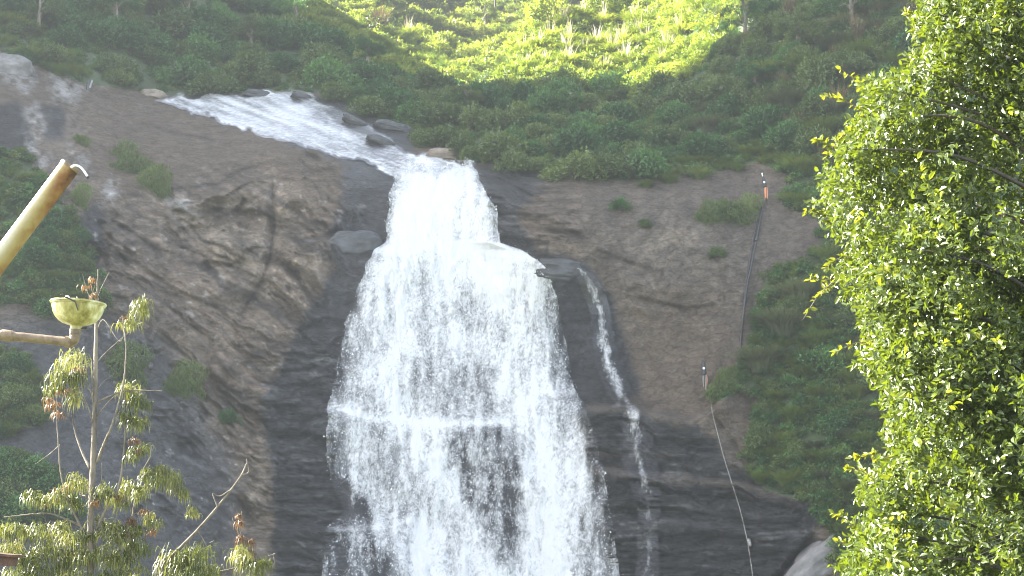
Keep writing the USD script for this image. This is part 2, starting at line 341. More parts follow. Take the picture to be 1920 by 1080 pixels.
LEDGES = [  # polyline of the ledge's lip, how far it juts out (m), its width (px)
    ([(640, 482), (690, 470), (830, 458), (930, 464), (1010, 486), (1080, 508)], 0.8, 14),
    ([(470, 722), (560, 748), (620, 766), (700, 786), (860, 797), (960, 790), (1000, 745), (1080, 735)], 0.9, 12),
    ([(505, 990), (600, 990), (690, 990), (770, 972)], 0.9, 8),
    ([(1085, 772), (1160, 757), (1230, 775), (1290, 786), (1335, 768), (1380, 720)], 2.6, 9),
    ([(1110, 878), (1300, 895), (1400, 908), (1530, 938)], 1.2, 7), ([(1130, 935), (1260, 930), (1400, 945), (1500, 965)], 0.45, 6),
    ([(1140, 990), (1250, 975), (1350, 990), (1520, 985)], 0.4, 6), ([(1090, 835), (1240, 838), (1380, 862)], 0.4, 6),
    ([(880, 372), (960, 380), (1050, 395)], 0.3, 5), ([(925, 425), (1000, 432), (1100, 450)], 0.3, 5), ([(900, 905), (960, 900), (1060, 915)], 0.4, 6), ([(880, 860), (950, 850), (990, 870)], 0.4, 6),
    ([(300, 455), (390, 440), (480, 440)], 0.5, 7), ([(330, 500), (420, 515), (470, 500)], 0.5, 7), ([(180, 400), (260, 450), (340, 520), (420, 600), (500, 660)], 0.5, 8),
    ([(200, 470), (280, 540), (380, 640), (480, 720)], 0.45, 8), ([(520, 440), (570, 452), (640, 440)], 0.6, 8), ([(300, 350), (400, 345), (480, 332), (560, 330)], 0.4, 7),
    ([(150, 560), (250, 640), (350, 720), (430, 800), (500, 900)], 0.5, 8), ([(640, 905), (690, 935), (710, 975)], 0.5, 7)]


def ledge_offset(u, v):
    out = np.zeros_like(u)
    for line, jut, w in LEDGES:
        p = np.array(line, float)
        o = np.argsort(p[:, 0])
        vl = np.interp(u, p[o, 0], p[o, 1])
        ends = smoothstep(p[:, 0].min() - 20, p[:, 0].min() + 30, u) * (1 - smoothstep(p[:, 0].max() - 30, p[:, 0].max() + 20, u))
        d = v - vl
        out -= jut * ends * smoothstep(-w, w, d) * np.exp(-np.maximum(d, 0) / 70.0)     # juts out at the lip and is cut back below it
    return out


M_left_strata = mask([[(150, 340), (330, 345), (520, 312), (715, 335), (640, 480), (520, 720), (480, 1000), (250, 1000), (150, 600), (120, 350)]], 25)
M_low_strata = mask([[(1090, 760), (1290, 790), (1520, 920), (1560, 1120), (1120, 1120)], [(880, 330), (1060, 330), (1120, 490), (930, 470)], [(450, 640), (640, 620), (640, 1100), (500, 1100)]], 18)
M_groove = strokes([([(512, 345), (510, 420), (507, 470), (490, 520), (455, 575)], 9), ([(300, 180), (330, 300)], 5), ([(185, 420), (200, 520)], 6)], 5)


def relief(u, v):
    z0 = np.zeros_like(u)
    # bedding that dips to the lower right on the left buttress and lies level low on the right, broken into blocks
    lf = look(M_left_strata, u, v)
    wx, wy = warp(u, v, 70, 170, 5)
    a = 0.50
    du, dv = wx * math.cos(a) + wy * math.sin(a), -wx * math.sin(a) + wy * math.cos(a)
    patch = smoothstep(0.38, 0.62, meshkit.fbm(np.stack([u / 95, v / 80, z0], -1), 3, 77))
    s1 = meshkit.fbm(np.stack([du / 120, dv / 34, z0], -1), 5, 11)
    t1 = s1 * 7.0
    step = (np.floor(t1) + smoothstep(0.55, 1.0, t1 - np.floor(t1))) / 7.0
    x1 = meshkit.fbm(np.stack([du / 46, dv / 9, z0 + 2], -1), 4, 13)
    s2 = meshkit.fbm(np.stack([wx / 130, wy / 13, z0 + 4], -1), 5, 23)
    s2 = 1 - np.abs(2 * s2 - 1)
    big = meshkit.fbm(np.stack([u / 110, v / 90, z0 + 9], -1), 5, 31) - 0.5
    small = meshkit.fbm(np.stack([u / 26, v / 16, z0 + 3], -1), 4, 37) - 0.5
    blk = meshkit.fbm(np.stack([wx / 60, wy / 42, z0 + 6], -1), 3, 41) * 5.0
    blk = (np.floor(blk) + smoothstep(0.7, 1.0, blk - np.floor(blk))) / 5.0
    centre = look(M_blocks, u, v)
    return (-3.4 * (step - 0.5) * lf * (0.25 + 0.75 * patch) - 0.35 * (x1 - 0.5) * lf * patch + 0.55 * look(M_cracks, u, v) + 0.5 * look(M_cracks2, u, v) - 0.95 * (s2 - 0.5) * look(M_low_strata, u, v)
            - 3.6 * (blk - 0.5) * centre + 0.9 * look(M_groove, u, v) - 1.2 * big - 0.40 * small)


CRACKS = [([(300, 362), (345, 352), (400, 350), (450, 322), (520, 300)], 3), ([(455, 345), (500, 335), (560, 338)], 3), ([(310, 455), (370, 450), (425, 468), (452, 498), (440, 512), (400, 508), (380, 480), (330, 462)], 4),
          ([(185, 402), (240, 430), (300, 470), (340, 480)], 3), ([(452, 590), (470, 560), (492, 528), (508, 480), (516, 420), (513, 350)], 3), ([(512, 438), (560, 452), (600, 445), (640, 430)], 3), ([(390, 420), (430, 400), (500, 405)], 3),
          ([(330, 395), (370, 402), (420, 392), (470, 398)], 3), ([(240, 520), (300, 560), (360, 610), (400, 640)], 3), ([(200, 470), (250, 490), (330, 545), (420, 585)], 3), ([(560, 300), (590, 320), (640, 318)], 3), ([(575, 290), (600, 300)], 8),
          ([(300, 620), (360, 680), (430, 730), (500, 760)], 3), ([(260, 230), (330, 250), (400, 262)], 2), ([(1200, 560), (1290, 580), (1340, 572)], 3), ([(1120, 470), (1200, 500), (1240, 510)], 3), ([(1020, 430), (1090, 440)], 2), ([(930, 400), (1040, 412)], 2), ([(940, 445), (1030, 455)], 2),
          ([(1330, 770), (1400, 860), (1450, 900)], 3), ([(1160, 905), (1290, 925), (1420, 940), (1510, 962)], 3), ([(1140, 965), (1260, 955), (1390, 975), (1500, 990)], 3), ([(1150, 1020), (1300, 1000), (1440, 1015)], 3), ([(1180, 1050), (1330, 1035), (1460, 1040)], 3), ([(1460, 1085), (1500, 1035), (1530, 1000)], 5),
          ([(520, 820), (580, 815), (620, 830)], 2), ([(540, 880), (600, 890), (650, 900)], 2), ([(530, 700), (590, 690), (630, 700)], 2), ([(560, 620), (610, 600), (650, 605)], 2)]
M_cracks = strokes(CRACKS, 2.2)
M_cracks2 = strokes([([(a + 5 * math.sin(b), b + 7) for a, b in p], w * 2.2) for p, w in CRACKS], 4)
M_blocks = mask([[(310, 340), (500, 335), (505, 480), (440, 560), (340, 500)], [(180, 380), (240, 400), (230, 540), (180, 520)]], 22)


def depth(u, v, detail=True):
    u, v = np.asarray(u, float), np.asarray(v, float)
    shp = u.shape
    q = np.stack([u.ravel(), v.ravel()], 1) / 500.0
    n, f = near_fit(q).reshape(shp), far_fit(q).reshape(shp)
    if detail:
        n = n + ledge_offset(u, v) + relief(u, v)
        f = f + 6 * (meshkit.fbm(np.stack([u / 70, v / 22, np.zeros_like(u)], -1), 4, 51) - 0.5)
    m = look(M_far, u, v) * ((v > -700) & (u > 400) & (u < 1500))
    m = smoothstep(0.3, 0.7, m)
    return n * (1 - m) + f * m


VEG_LINE = [(-60, 85), (0, 92), (60, 118), (110, 140), (165, 158), (230, 168), (290, 172), (330, 180), (400, 180), (480, 174), (600, 176), (640, 192), (690, 218), (760, 236),
            (785, 272), (850, 280), (872, 306), (1000, 315), (1090, 332), (1150, 342), (1200, 336), (1250, 318), (1300, 336), (1420, 306), (1480, 330), (1468, 385), (1545, 415), (1540, 470), (1440, 520),
            (1412, 600), (1396, 690), (1330, 745), (1345, 755), (1430, 715), (1405, 800), (1402, 880), (1440, 920), (1520, 945), (1560, 1000), (1580, 1100), (1580, 1340)]
VEG = VEG_LINE + [(2180, 1340), (2180, -260), (-260, -260), (-260, 85)]
VEG_LEFT = [[(-260, 270), (40, 285), (70, 330), (120, 385), (150, 440), (168, 500), (200, 545), (190, 590), (110, 600), (60, 570), (-260, 590)],
            [(-260, 655), (50, 660), (80, 730), (110, 770), (60, 800), (-260, 830)]]
M_veg = mask([VEG] + VEG_LEFT, 3)

us = np.concatenate([np.arange(-2000, -80, 40), np.arange(-80, 2000, 3.5), np.arange(2000, 2801, 40)])
vs = np.concatenate([np.arange(-1560, -60, 25), np.arange(-60, 1140, 3.5), np.arange(1140, 1501, 20)])
U, V = np.meshgrid(us, vs)
Y = depth(U, V)
P = at(U, V, Y)
nu, nv = len(us), len(vs)
ii, jj = np.meshgrid(np.arange(nv - 1), np.arange(nu - 1), indexing='ij')
quad = np.stack([ii * nu + jj, (ii + 1) * nu + jj, (ii + 1) * nu + jj + 1, ii * nu + jj + 1], -1)
uc, vc = (U[:-1, :-1] + U[1:, 1:]) / 2, (V[:-1, :-1] + V[1:, 1:]) / 2
ridge_top = np.interp(uc, [-2000, -1200, -600, -250, -150, 0, 150, 300, 600, 640], [-1150, -1350, -1560, -1400, -950, -640, -340, -150, -50, -10])
keep = ((uc > 640) | (vc > ridge_top)) & ((uc < 300) | (vc > -420))
in_veg = look(M_veg, uc, vc) > 0.5
in_veg |= (vc < -60) | (uc > 2000) | ((uc < -200) & (vc < 100))
in_far = (look(M_far, uc, vc) > 0.5) & (vc > -700)
C_allv = P.reshape(-1, 3)


def cut(sel):
    q = quad[sel].reshape(-1, 4)
    f = np.vstack([q[:, [0, 1, 2]], q[:, [0, 2, 3]]])
    ids, inv = np.unique(f, return_inverse=True)
    return C_allv[ids], inv.reshape(-1, 3), ids


# rock colours: the stone's own colour (brown dry slabs, black wet slabs, pale lichen); the lower-left slab carries painted shade
fu, fv = U.ravel(), V.ravel()
wu, wv = warp(fu, fv, 22, 55)
wu2, wv2 = warp(fu, fv, 10, 14, 8)
BROWN, DARK, PALE, SLAB_SHADE, TAN = np.array([0.140, 0.105, 0.075]), np.array([0.022, 0.0255, 0.029]), np.array([0.34, 0.32, 0.30]), np.array([0.052, 0.057, 0.064]), np.array([0.28, 0.222, 0.162])
M_wet = mask([[(650, 300), (745, 325), (725, 470), (690, 510), (640, 720), (620, 780), (620, 1120), (515, 1120), (515, 900), (490, 760), (545, 650), (590, 560), (630, 505), (610, 450), (640, 390)], [(740, 320), (900, 320), (1060, 600), (1160, 1130), (600, 1130), (620, 700)],
              [(885, 318), (990, 312), (1025, 340), (965, 400), (1010, 470), (1090, 490), (1150, 560), (1175, 650), (1205, 740), (1160, 765), (1300, 790), (1400, 880), (1500, 925), (1540, 965), (1460, 1130), (700, 1130), (700, 330)],
              [(300, 185), (420, 175), (600, 180), (770, 240), (780, 280), (700, 320)]], 7)
M_slab_shade = mask([[(-260, 590), (110, 605), (250, 605), (330, 680), (420, 840), (450, 990), (300, 1340), (-260, 1340)]], 18)  # lower-left slab: blue-grey shade painted into the rock colour
M_black = mask([[(-260, 195), (45, 190), (62, 240), (50, 320), (-260, 330)], [(80, 195), (112, 192), (125, 262), (90, 255)], [(175, 380), (190, 400), (198, 520), (160, 500), (125, 420)]], 5)
M_pale = mask([[(0, 95), (50, 105), (72, 150), (50, 175), (0, 150)], [(88, 140), (120, 140), (155, 165), (150, 190), (100, 192)], [(48, 200), (78, 196), (84, 250), (62, 265)], [(45, 255), (95, 300), (70, 320)],
               [(125, 268), (160, 290), (170, 330), (140, 300)], [(205, 330), (225, 350), (205, 400), (190, 385)], [(300, 365), (360, 380), (380, 410), (330, 395)]], 5)
M_tan = mask([[(330, 340), (510, 350), (620, 470), (560, 590), (430, 560), (310, 440)], [(1215, 455), (1290, 430), (1310, 470), (1240, 500)], [(300, 640), (350, 660), (345, 690), (310, 670)], [(460, 860), (520, 900), (515, 1080), (470, 1000)]], 14)
M_stain = strokes([([(1085, 330), (1080, 480)], 16), ([(1190, 340), (1170, 440)], 10), ([(1010, 340), (1020, 420)], 14)], 7)
n1 = meshkit.fbm(np.stack([fu / 60, fv / 40, 0 * fu], -1), 5, 61)
n2 = meshkit.fbm(np.stack([fu / 12, fv / 9, 0 * fu], -1), 4, 67)
col = BROWN * (0.82 + 0.36 * n1)[:, None] * np.stack([1 + 0.1 * (n2 - .5), np.ones_like(n2), 1 - 0.1 * (n2 - .5)], -1)


def blend(col, c, m):
    m = np.clip(m, 0, 1)[:, None]
    return col * (1 - m) + c * m


grey = look(mask([[(1020, 330), (1560, 330), (1560, 620), (1380, 700), (1330, 520), (1150, 560)]], 40), wu, wv)
col = blend(col, np.array([0.110, 0.096, 0.083]), 0.55 * grey)
col = blend(col, TAN, 0.75 * look(M_tan, wu, wv) * smoothstep(0.35, 0.65, n1 * 0.6 + n2 * 0.4))
col = blend(col, SLAB_SHADE, 0.85 * look(M_slab_shade, wu, wv))
wet = np.clip(look(M_wet, wu2, wv2) * 1.15, 0, 1)
col = blend(col, DARK * (0.8 + 0.5 * n1)[:, None], wet * 0.92)
col = blend(col, np.array([0.16, 0.115, 0.085]), 0.6 * look(M_stain, wu2, wv2))
col = blend(col, np.array([0.028, 0.029, 0.032]), 0.95 * look(M_black, wu, wv))
col = blend(col, PALE, 0.85 * look(M_pale, wu2, wv2) * smoothstep(0.3, 0.6, n2))
col = blend(col, PALE, 0.6 * smoothstep(0.70, 0.80, n2) * look(M_left_strata, fu, fv))

# mineral banding: thin pale and dark veins along the bedding
dip = 0.52
bu, bv = wu * math.cos(dip) + wv * math.sin(dip), -wu * math.sin(dip) + wv * math.cos(dip)
b1 = meshkit.fbm(np.stack([bu / 80, bv / 9, 0 * fu], -1), 5, 71) - 0.5
b2 = meshkit.fbm(np.stack([wu2 / 110, (fv + 12 * n1) / 6, 0 * fu + 3], -1), 5, 73) - 0.5
col = col * (1 - 0.5 * np.clip(look(M_cracks, fu, fv) * 1.6, 0, 1))[:, None]
lowm, lfm = look(M_low_strata, fu, fv), look(M_left_strata, fu, fv)
band = 1 + 2.3 * b1 * lfm + 2.6 * b2 * np.maximum(lowm, 0.07 * (1 - lfm))
col = col * np.clip(band, 0.35, 2.2)[:, None]
vst = meshkit.fbm(np.stack([wu / 24, wv / 150, 0 * fu + 7], -1), 4, 79) - 0.5
col = col * (1 + 0.6 * vst * np.clip(grey + 0.25, 0, 1))[:, None]
col = blend(col, np.array([0.17, 0.135, 0.10]), 0.75 * look(strokes([([(1095, 768), (1160, 764), (1230, 781), (1290, 793), (1340, 776)], 16), ([(1110, 882), (1300, 898), (1400, 912), (1530, 942)], 11), ([(1360, 800), (1390, 880)], 40), ([(1110, 850), (1260, 855)], 7)], 5), wu2, wv2))
vein = smoothstep(0.13, 0.2, b2) * lowm * smoothstep(0.45, 0.6, n1)
col = blend(col, np.array([0.16, 0.155, 0.15]), 0.6 * vein)

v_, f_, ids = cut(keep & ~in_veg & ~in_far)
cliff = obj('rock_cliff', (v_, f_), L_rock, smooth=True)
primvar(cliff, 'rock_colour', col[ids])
primvar(cliff, 'wetness', wet[ids])
tag(cliff, 'brown and wet black layered rock face either side of the waterfall', 'cliff', kind='structure')
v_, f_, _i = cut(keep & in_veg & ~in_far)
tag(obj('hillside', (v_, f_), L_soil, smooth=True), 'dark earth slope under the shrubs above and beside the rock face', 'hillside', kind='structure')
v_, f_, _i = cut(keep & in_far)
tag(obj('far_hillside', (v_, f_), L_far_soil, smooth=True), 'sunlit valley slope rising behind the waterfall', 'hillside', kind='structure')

# the ground: terrace under the viewer falling to the valley floor, one sheet to the horizon
gx = np.concatenate([[-1500, -900, -500, -300], np.arange(-160, 161, 5), [300, 500, 900, 1500]])
gy = np.concatenate([[-1500, -800, -300, -100, -40], np.arange(-15, 131, 5), [300, 500, 900, 1600]])
GX, GY = np.meshgrid(gx, gy)


def ground_z(x, y):
    return 8.4 - 8.4 * smoothstep(2.0, 45.0, y) + 0.9 * (meshkit.fbm(np.stack([x / 14, y / 14, 0 * x], -1), 3, 81) - 0.5) * smoothstep(3, 12, y)


GP = np.stack([GX, GY, ground_z(GX, GY)], -1).reshape(-1, 3)
i2, j2 = np.meshgrid(np.arange(len(gy) - 1), np.arange(len(gx) - 1), indexing='ij')
gq = np.stack([i2 * len(gx) + j2, i2 * len(gx) + j2 + 1, (i2 + 1) * len(gx) + j2 + 1, (i2 + 1) * len(gx) + j2], -1).reshape(-1, 4)
tag(obj('ground', (GP, gq), L_ground, smooth=True), 'grassy ground falling away from the viewpoint to the valley floor', 'ground', kind='structure')

# ------------------------------------------------------------------ water
MAIN_EDGE = np.array([(316, 742, 893), (360, 735, 905), (400, 727, 930), (455, 722, 938), (468, 703, 978), (500, 688, 1018), (550, 672, 1036), (600, 655, 1049), (650, 645, 1060), (700, 634, 1068),
                      (740, 626, 1077), (770, 618, 1092), (800, 622, 1104), (850, 620, 1116), (900, 630, 1128), (960, 655, 1138), (990, 618, 1144), (1050, 612, 1150), (1130, 605, 1156), (1320, 600, 1170)], float)
STREAM = [(296, 181), (345, 206), (430, 231), (520, 259), (620, 287), (700, 307), (738, 332), (900, 332), (880, 318), (830, 303), (765, 288), (725, 262), (692, 236), (642, 214), (602, 188), (570, 177), (480, 174), (420, 181), (360, 181)]
TRICKLE = [(1074, 498, 5), (1095, 512, 9), (1112, 540, 13), (1126, 590, 11), (1132, 640, 12), (1142, 690, 14), (1162, 735, 15), (1186, 768, 15), (1193, 800, 15), (1196, 850, 20), (1208, 900, 18), (1216, 945, 13), (1214, 1000, 11), (1216, 1060, 14), (1214, 1150, 16), (1212, 1300, 18)]


def strip_noise(u, v, su, sv, seed, octv=4):
    return meshkit.fbm(np.stack([u / su, v / sv, np.zeros_like(u)], -1), octv, seed)


def water_sheet(u, v, lift, bumps):
    rock = depth(u, v)
    y = np.minimum(gaussian_filter(rock, (9, 5)) - lift - bumps, rock - 0.04)
    return at(u, v, y)


def grid_faces(n, m):
    i, j = np.meshgrid(np.arange(n - 1), np.arange(m - 1), indexing='ij')
    q = np.stack([i * m + j, (i + 1) * m + j, (i + 1) * m + j + 1, i * m + j + 1], -1).reshape(-1, 4)
    return np.vstack([q[:, [0, 1, 2]], q[:, [0, 2, 3]]])


falls = thing('waterfall', 'broad white waterfall tumbling over dark rock ledges', 'waterfall', kind='structure')
vv = np.arange(300, 1300, 2.5)
s = np.linspace(-0.01, 1.01, 190)
left, right = np.interp(vv, MAIN_EDGE[:, 0], MAIN_EDGE[:, 1]), np.interp(vv, MAIN_EDGE[:, 0], MAIN_EDGE[:, 2])
wig = lambda seed: 12 * (meshkit.fbm(np.stack([vv / 26, 0 * vv, 0 * vv], -1), 4, seed) - 0.5)
taper = -2 * smoothstep(600, 1000, vv)
left, right = left + wig(201) + taper, right + wig(205) - taper
S, VV = np.meshgrid(s, vv)
UU = left[:, None] + (right - left)[:, None] * S
# where the rock shows through (thin water) and where the curtain is thick
M_thin = mask([[(830, 800), (950, 798), (975, 830), (990, 900), (980, 960), (900, 975), (870, 940), (850, 870)], [(620, 905), (665, 905), (715, 965), (700, 990), (620, 990)],
               [(900, 965), (990, 975), (960, 1060), (920, 1040)], [(615, 1000), (700, 998), (740, 1040), (760, 1130), (610, 1130)]], 13)
M_half = mask([[(760, 690), (900, 640), (930, 700), (935, 785), (780, 780)], [(1000, 500), (1030, 560), (1050, 640), (1060, 730), (1005, 730), (990, 600)], [(740, 500), (800, 470), (790, 560), (730, 560)],
               [(640, 800), (730, 810), (720, 900), (650, 880)], [(1040, 740), (1110, 800), (1130, 930), (1090, 960), (1060, 860)], [(670, 560), (720, 600), (700, 740), (650, 740)], [(840, 560), (930, 560), (950, 640), (850, 640)],
               [(1060, 960), (1130, 980), (1140, 1130), (1040, 1130)], [(700, 870), (820, 900), (840, 990), (740, 960)]], 22)
M_core = strokes([([(800, 330), (800, 455)], 90), ([(760, 480), (950, 480)], 26), ([(830, 620), (940, 690), (990, 760), (1000, 850), (1040, 960), (1040, 1100)], 46), ([(720, 600), (740, 720), (760, 790), (810, 860), (800, 960), (800, 1100)], 40),
                  ([(640, 768), (720, 788), (960, 793)], 18), ([(690, 520), (860, 500), (960, 540), (980, 700)], 40), ([(690, 992), (800, 975)], 12), ([(1005, 735), (1070, 735)], 9)], 12)
M_lip = strokes([([(622, 764), (700, 786), (860, 797), (955, 791)], 10), ([(1000, 738), (1078, 734)], 7), ([(612, 992), (700, 990), (775, 972)], 7), ([(700, 470), (830, 460), (930, 466), (1000, 486)], 14), ([(890, 905), (960, 902), (1000, 915)], 5), ([(905, 860), (950, 852)], 4)], 4)
wu_, wv_ = warp(UU, VV, 16, 30, 91)
edge = smoothstep(-0.02, 0.10, S) * (1 - smoothstep(0.90, 1.02, S))
streak = meshkit.fbm(np.stack([UU / 13, VV / 70, 0 * UU], -1), 4, 95) - 0.5
foam = 0.40 + 0.38 * look(M_lip, UU, wv_ * .3 + VV * .7) + 0.34 * edge + 0.14 * look(M_core, wu_, wv_) - 0.22 * look(M_half, wu_, wv_) - 0.36 * look(M_thin, wu_, wv_) + 0.62 * streak
foam += 0.08 * (1 - smoothstep(460, 700, VV)) - 0.5 * (1 - smoothstep(302, 334, VV + 26 * (strip_noise(UU, VV, 30, 12, 99) - .5)))
bumps = 0.30 * edge * (meshkit.fbm(np.stack([UU / 18, VV / 26, 0 * UU], -1), 4, 97)) + 0.22 * streak
WP = water_sheet(UU, VV, 0.22 * edge + 0.03, bumps)
sheet = obj('water_sheet', (WP.reshape(-1, 3), grid_faces(*UU.shape)), L_foam, falls, smooth=True)
primvar(sheet, 'foam', foam.ravel())
# drops thrown off the curtain: tiny faceted beads
nd = 15000
k = rng.integers(0, WP.shape[0] * WP.shape[1], nd * 3)
fl = foam.ravel()[k] + 0.25 * (meshkit.noise(np.stack([UU.ravel()[k] / 9, VV.ravel()[k] / 9, 0 * k], -1), 5) - 0.5)
k = k[(fl > 0.30) & (fl < 0.78)][:nd]
dp = WP.reshape(-1, 3)[k] + rng.normal(size=(len(k), 3)) * [0.07, 0.04, 0.09] - np.array([0, 1, 0]) * rng.gamma(1.2, 0.10, (len(k), 1))
tet = np.array([[1, 0, -.7], [-1, 0, -.7], [0, 1, .7], [0, -1, .7]]) * [1, 1, 1.5]
sz = rng.gamma(2.0, 0.006, (len(k), 1, 1)) + 0.008
dv_ = (dp[:, None] + tet[None] * sz).reshape(-1, 3)
df_ = (np.arange(len(k))[:, None, None] * 4 + np.array([[0, 1, 2], [0, 3, 1], [0, 2, 3], [1, 3, 2]])[None]).reshape(-1, 3)
tag(obj('spray', (dv_, df_), L_spray, falls), 'white droplets flying off the curtain', kind='stuff')

M_stream = mask([STREAM], 3)
uu, vv2 = np.meshgrid(np.arange(286, 910, 2.5), np.arange(166, 340, 1.6))
a_, b_ = warp(uu, vv2, 13, 26, 120)
ms = look(M_stream, a_, b_)
flow = meshkit.fbm(np.stack([(uu * .93 + vv2 * .37) / 70, (-uu * .37 + vv2 * .93) / 8, 0 * uu], -1), 5, 131) - 0.5
M_sthin = mask([[(470, 178), (600, 182), (690, 232), (640, 232), (560, 200)], [(610, 222), (700, 240), (770, 290), (720, 285), (650, 255)], [(300, 182), (345, 190), (400, 212), (340, 205)]], 6)
foam_s = 0.14 + 0.52 * smoothstep(0.25, 0.85, ms) - 0.36 * look(M_sthin, a_, b_) + 0.85 * flow
P_s = water_sheet(uu, vv2, 0.18, 0.5 * flow)
fs = grid_faces(*uu.shape)
fs = fs[(ms.ravel()[fs] > 0.12).all(1)]
ids, fs = np.unique(fs, return_inverse=True)
st = obj('stream', (P_s.reshape(-1, 3)[ids], fs.reshape(-1, 3)), L_stream, smooth=True)
primvar(st, 'foam', foam_s.ravel()[ids])
tag(st, 'foaming stream sliding down the rock to the lip of the falls', 'stream', kind='structure')

T = np.array(TRICKLE, float)
vt = np.arange(498, 1290, 2.0)
ut = np.interp(vt, T[:, 1], T[:, 0]) + 3.0 * (meshkit.fbm(np.stack([vt / 12, 0 * vt, 0 * vt], -1), 3, 141) * 2 - 1)
wt = np.interp(vt, T[:, 1], T[:, 2])
S2, V2 = np.meshgrid(np.linspace(-1.7, 1.7, 34), vt)
U2 = ut[:, None] + wt[:, None] * S2
foam_t = 0.52 - 0.36 * np.abs(S2) ** 1.3 + 0.5 * (meshkit.fbm(np.stack([U2 / 8, V2 / 30, 0 * U2], -1), 4, 143) - 0.5) - 0.18 * smoothstep(780, 900, V2)
tr = obj('water_trickle', (water_sheet(U2, V2, 0.12, 0.1 * foam_t).reshape(-1, 3), grid_faces(*U2.shape)), L_foam, smooth=True)
primvar(tr, 'foam', foam_t.ravel())
tag(tr, 'thin white trickle running down the rock right of the waterfall', 'waterfall', kind='structure')

# ------------------------------------------------------------------ boulders
def boulder(u, v, size, mat, label, seed, sink=0.35, yaw=0.0, tilt=0.0):
    y = float(depth(np.array([u]), np.array([v]))[0])
    c = at(u, v, y + size[1] * sink)
    m = trimesh.creation.icosphere(4, 1.0)
    p = np.array(m.vertices)
    p = np.sign(p) * np.abs(p) ** 0.8
    p *= (1 + 0.5 * (meshkit.fbm(p * 1.3 + seed * 7.3, 5, seed) - 0.5) + 0.18 * (meshkit.fbm(p * [3, 3, 7] + seed, 4, seed + 1) - 0.5))[:, None]
    p = p * np.array(size) / 2
    R = trimesh.transformations.euler_matrix(0, tilt, yaw)[:3, :3]
    b = obj('boulder', (p @ R.T + c, m.faces), mat, smooth=True)
    tag(b, label, 'boulder')


boulder(1050, 512, (3.6, 3.0, 1.7), L_boulder_dark, 'dark wet overhanging boulder where the thin trickle starts', 3, 0.42, tilt=0.12)
boulder(666, 470, (4.0, 3.0, 2.6), L_boulder_dark, 'dark wet boulder left of the falls at the first ledge', 4, 0.42)
boulder(290, 182, (2.2, 2.0, 1.1), L_boulder_brown, 'small rounded grey boulder at the head of the stream', 5, 0.3, tilt=0.2)
boulder(738, 243, (2.9, 2.2, 1.1), L_boulder_dark, 'black rock on the far bank of the stream below the shrubs', 6, 0.3, tilt=0.2)
boulder(832, 294, (2.6, 2.0, 1.1), L_boulder_brown, 'low brown boulder under the bushes right of the stream', 8, 0.3)
boulder(486, 181, (2.4, 1.8, 1.0), L_boulder_dark, 'dark wet rock breaking the far edge of the stream at its middle', 21, 0.15, tilt=0.15)
boulder(566, 184, (1.9, 1.6, 0.8), L_boulder_dark, 'dark wet rock at the upper right corner of the stream', 22, 0.15, tilt=0.3)
boulder(668, 232, (2.3, 1.7, 0.8), L_boulder_dark, 'flat dark rock splitting the stream just left of the black rock', 23, 0.1, tilt=0.45)
boulder(716, 268, (2.3, 1.7, 0.8), L_boulder_dark, 'flat dark rock in the lower stream just above the lip', 24, 0.1, tilt=0.4)
boulder(26, 136, (3.4, 3.0, 2.4), L_boulder_grey, 'pale lichened boulder on the left skyline of the cliff', 9, 0.3, tilt=0.3)
boulder(1530, 1070, (5.2, 3.0, 2.2), L_boulder_grey, 'pale grey boulder beside the big leafy tree', 12, 0.3, tilt=-0.75)

# ------------------------------------------------------------------ plants
def dome_leaves(r, n, R, H, size, lobes=12, up=0.3, wid=0.5):
    c = rand_dirs(lobes, r) * [0.62, 0.62, 0.45]
    c[:, 2] = np.abs(c[:, 2]) + 0.12
    lr = r.uniform(0.28, 0.5, lobes)
    i = r.integers(0, lobes, n)
    d = rand_dirs(n, r)
    p = c[i] + d * (lr[i] * r.uniform(0.6, 1.05, n))[:, None]
    p = p[p[:, 2] > -0.05]
    d = d[: len(p)]
    ax = unit(unit(p) * 0.6 + rand_dirs(len(p), r) * 0.9 + [0, 0, up - 0.35])
    nor = unit(unit(p) + rand_dirs(len(p), r) * 0.6 + [0, 0, 0.8])
    L = size * r.uniform(0.6, 1.3, len(p))
    return leaves(p * [R, R, H], ax, nor, L, L * wid)


def blade_tuft(r, n, R, H, width, droop=0.6, plume=0):
    parts = []
    ang = r.uniform(0, 2 * np.pi, n)
    rad = R * 0.25 * np.sqrt(r.uniform(0, 1, n))
    base = np.stack([np.cos(ang) * rad, np.sin(ang) * rad, 0 * rad], 1)
    a2 = ang + r.normal(0, 0.5, n)
    out = np.stack([np.cos(a2), np.sin(a2), 0 * a2], 1)
    h = H * r.uniform(0.55, 1.1, n)[:, None]
    reach = R * r.uniform(0.3, 1.1, n)[:, None]
    side = np.stack([-np.sin(a2), np.cos(a2), 0 * a2], 1) * width
    ts = [0, 0.4, 0.75, 1.0]
    rows = []
    for t in ts:
        c = base + out * reach * t**1.6 + np.array([0, 0, 1]) * h * (t - droop * 0.55 * t**3)
        w = side * (1 - t) ** 0.6 if t < 1 else side * 0.04
        rows += [c - w / 2, c + w / 2]
    v = np.stack(rows, 1)
    f = np.arange(n)[:, None, None] * 8 + np.array([[0, 1, 3], [0, 3, 2], [2, 3, 5], [2, 5, 4], [4, 5, 7], [4, 7, 6]])[None]
    return v.reshape(-1, 3), f.reshape(-1, 3)


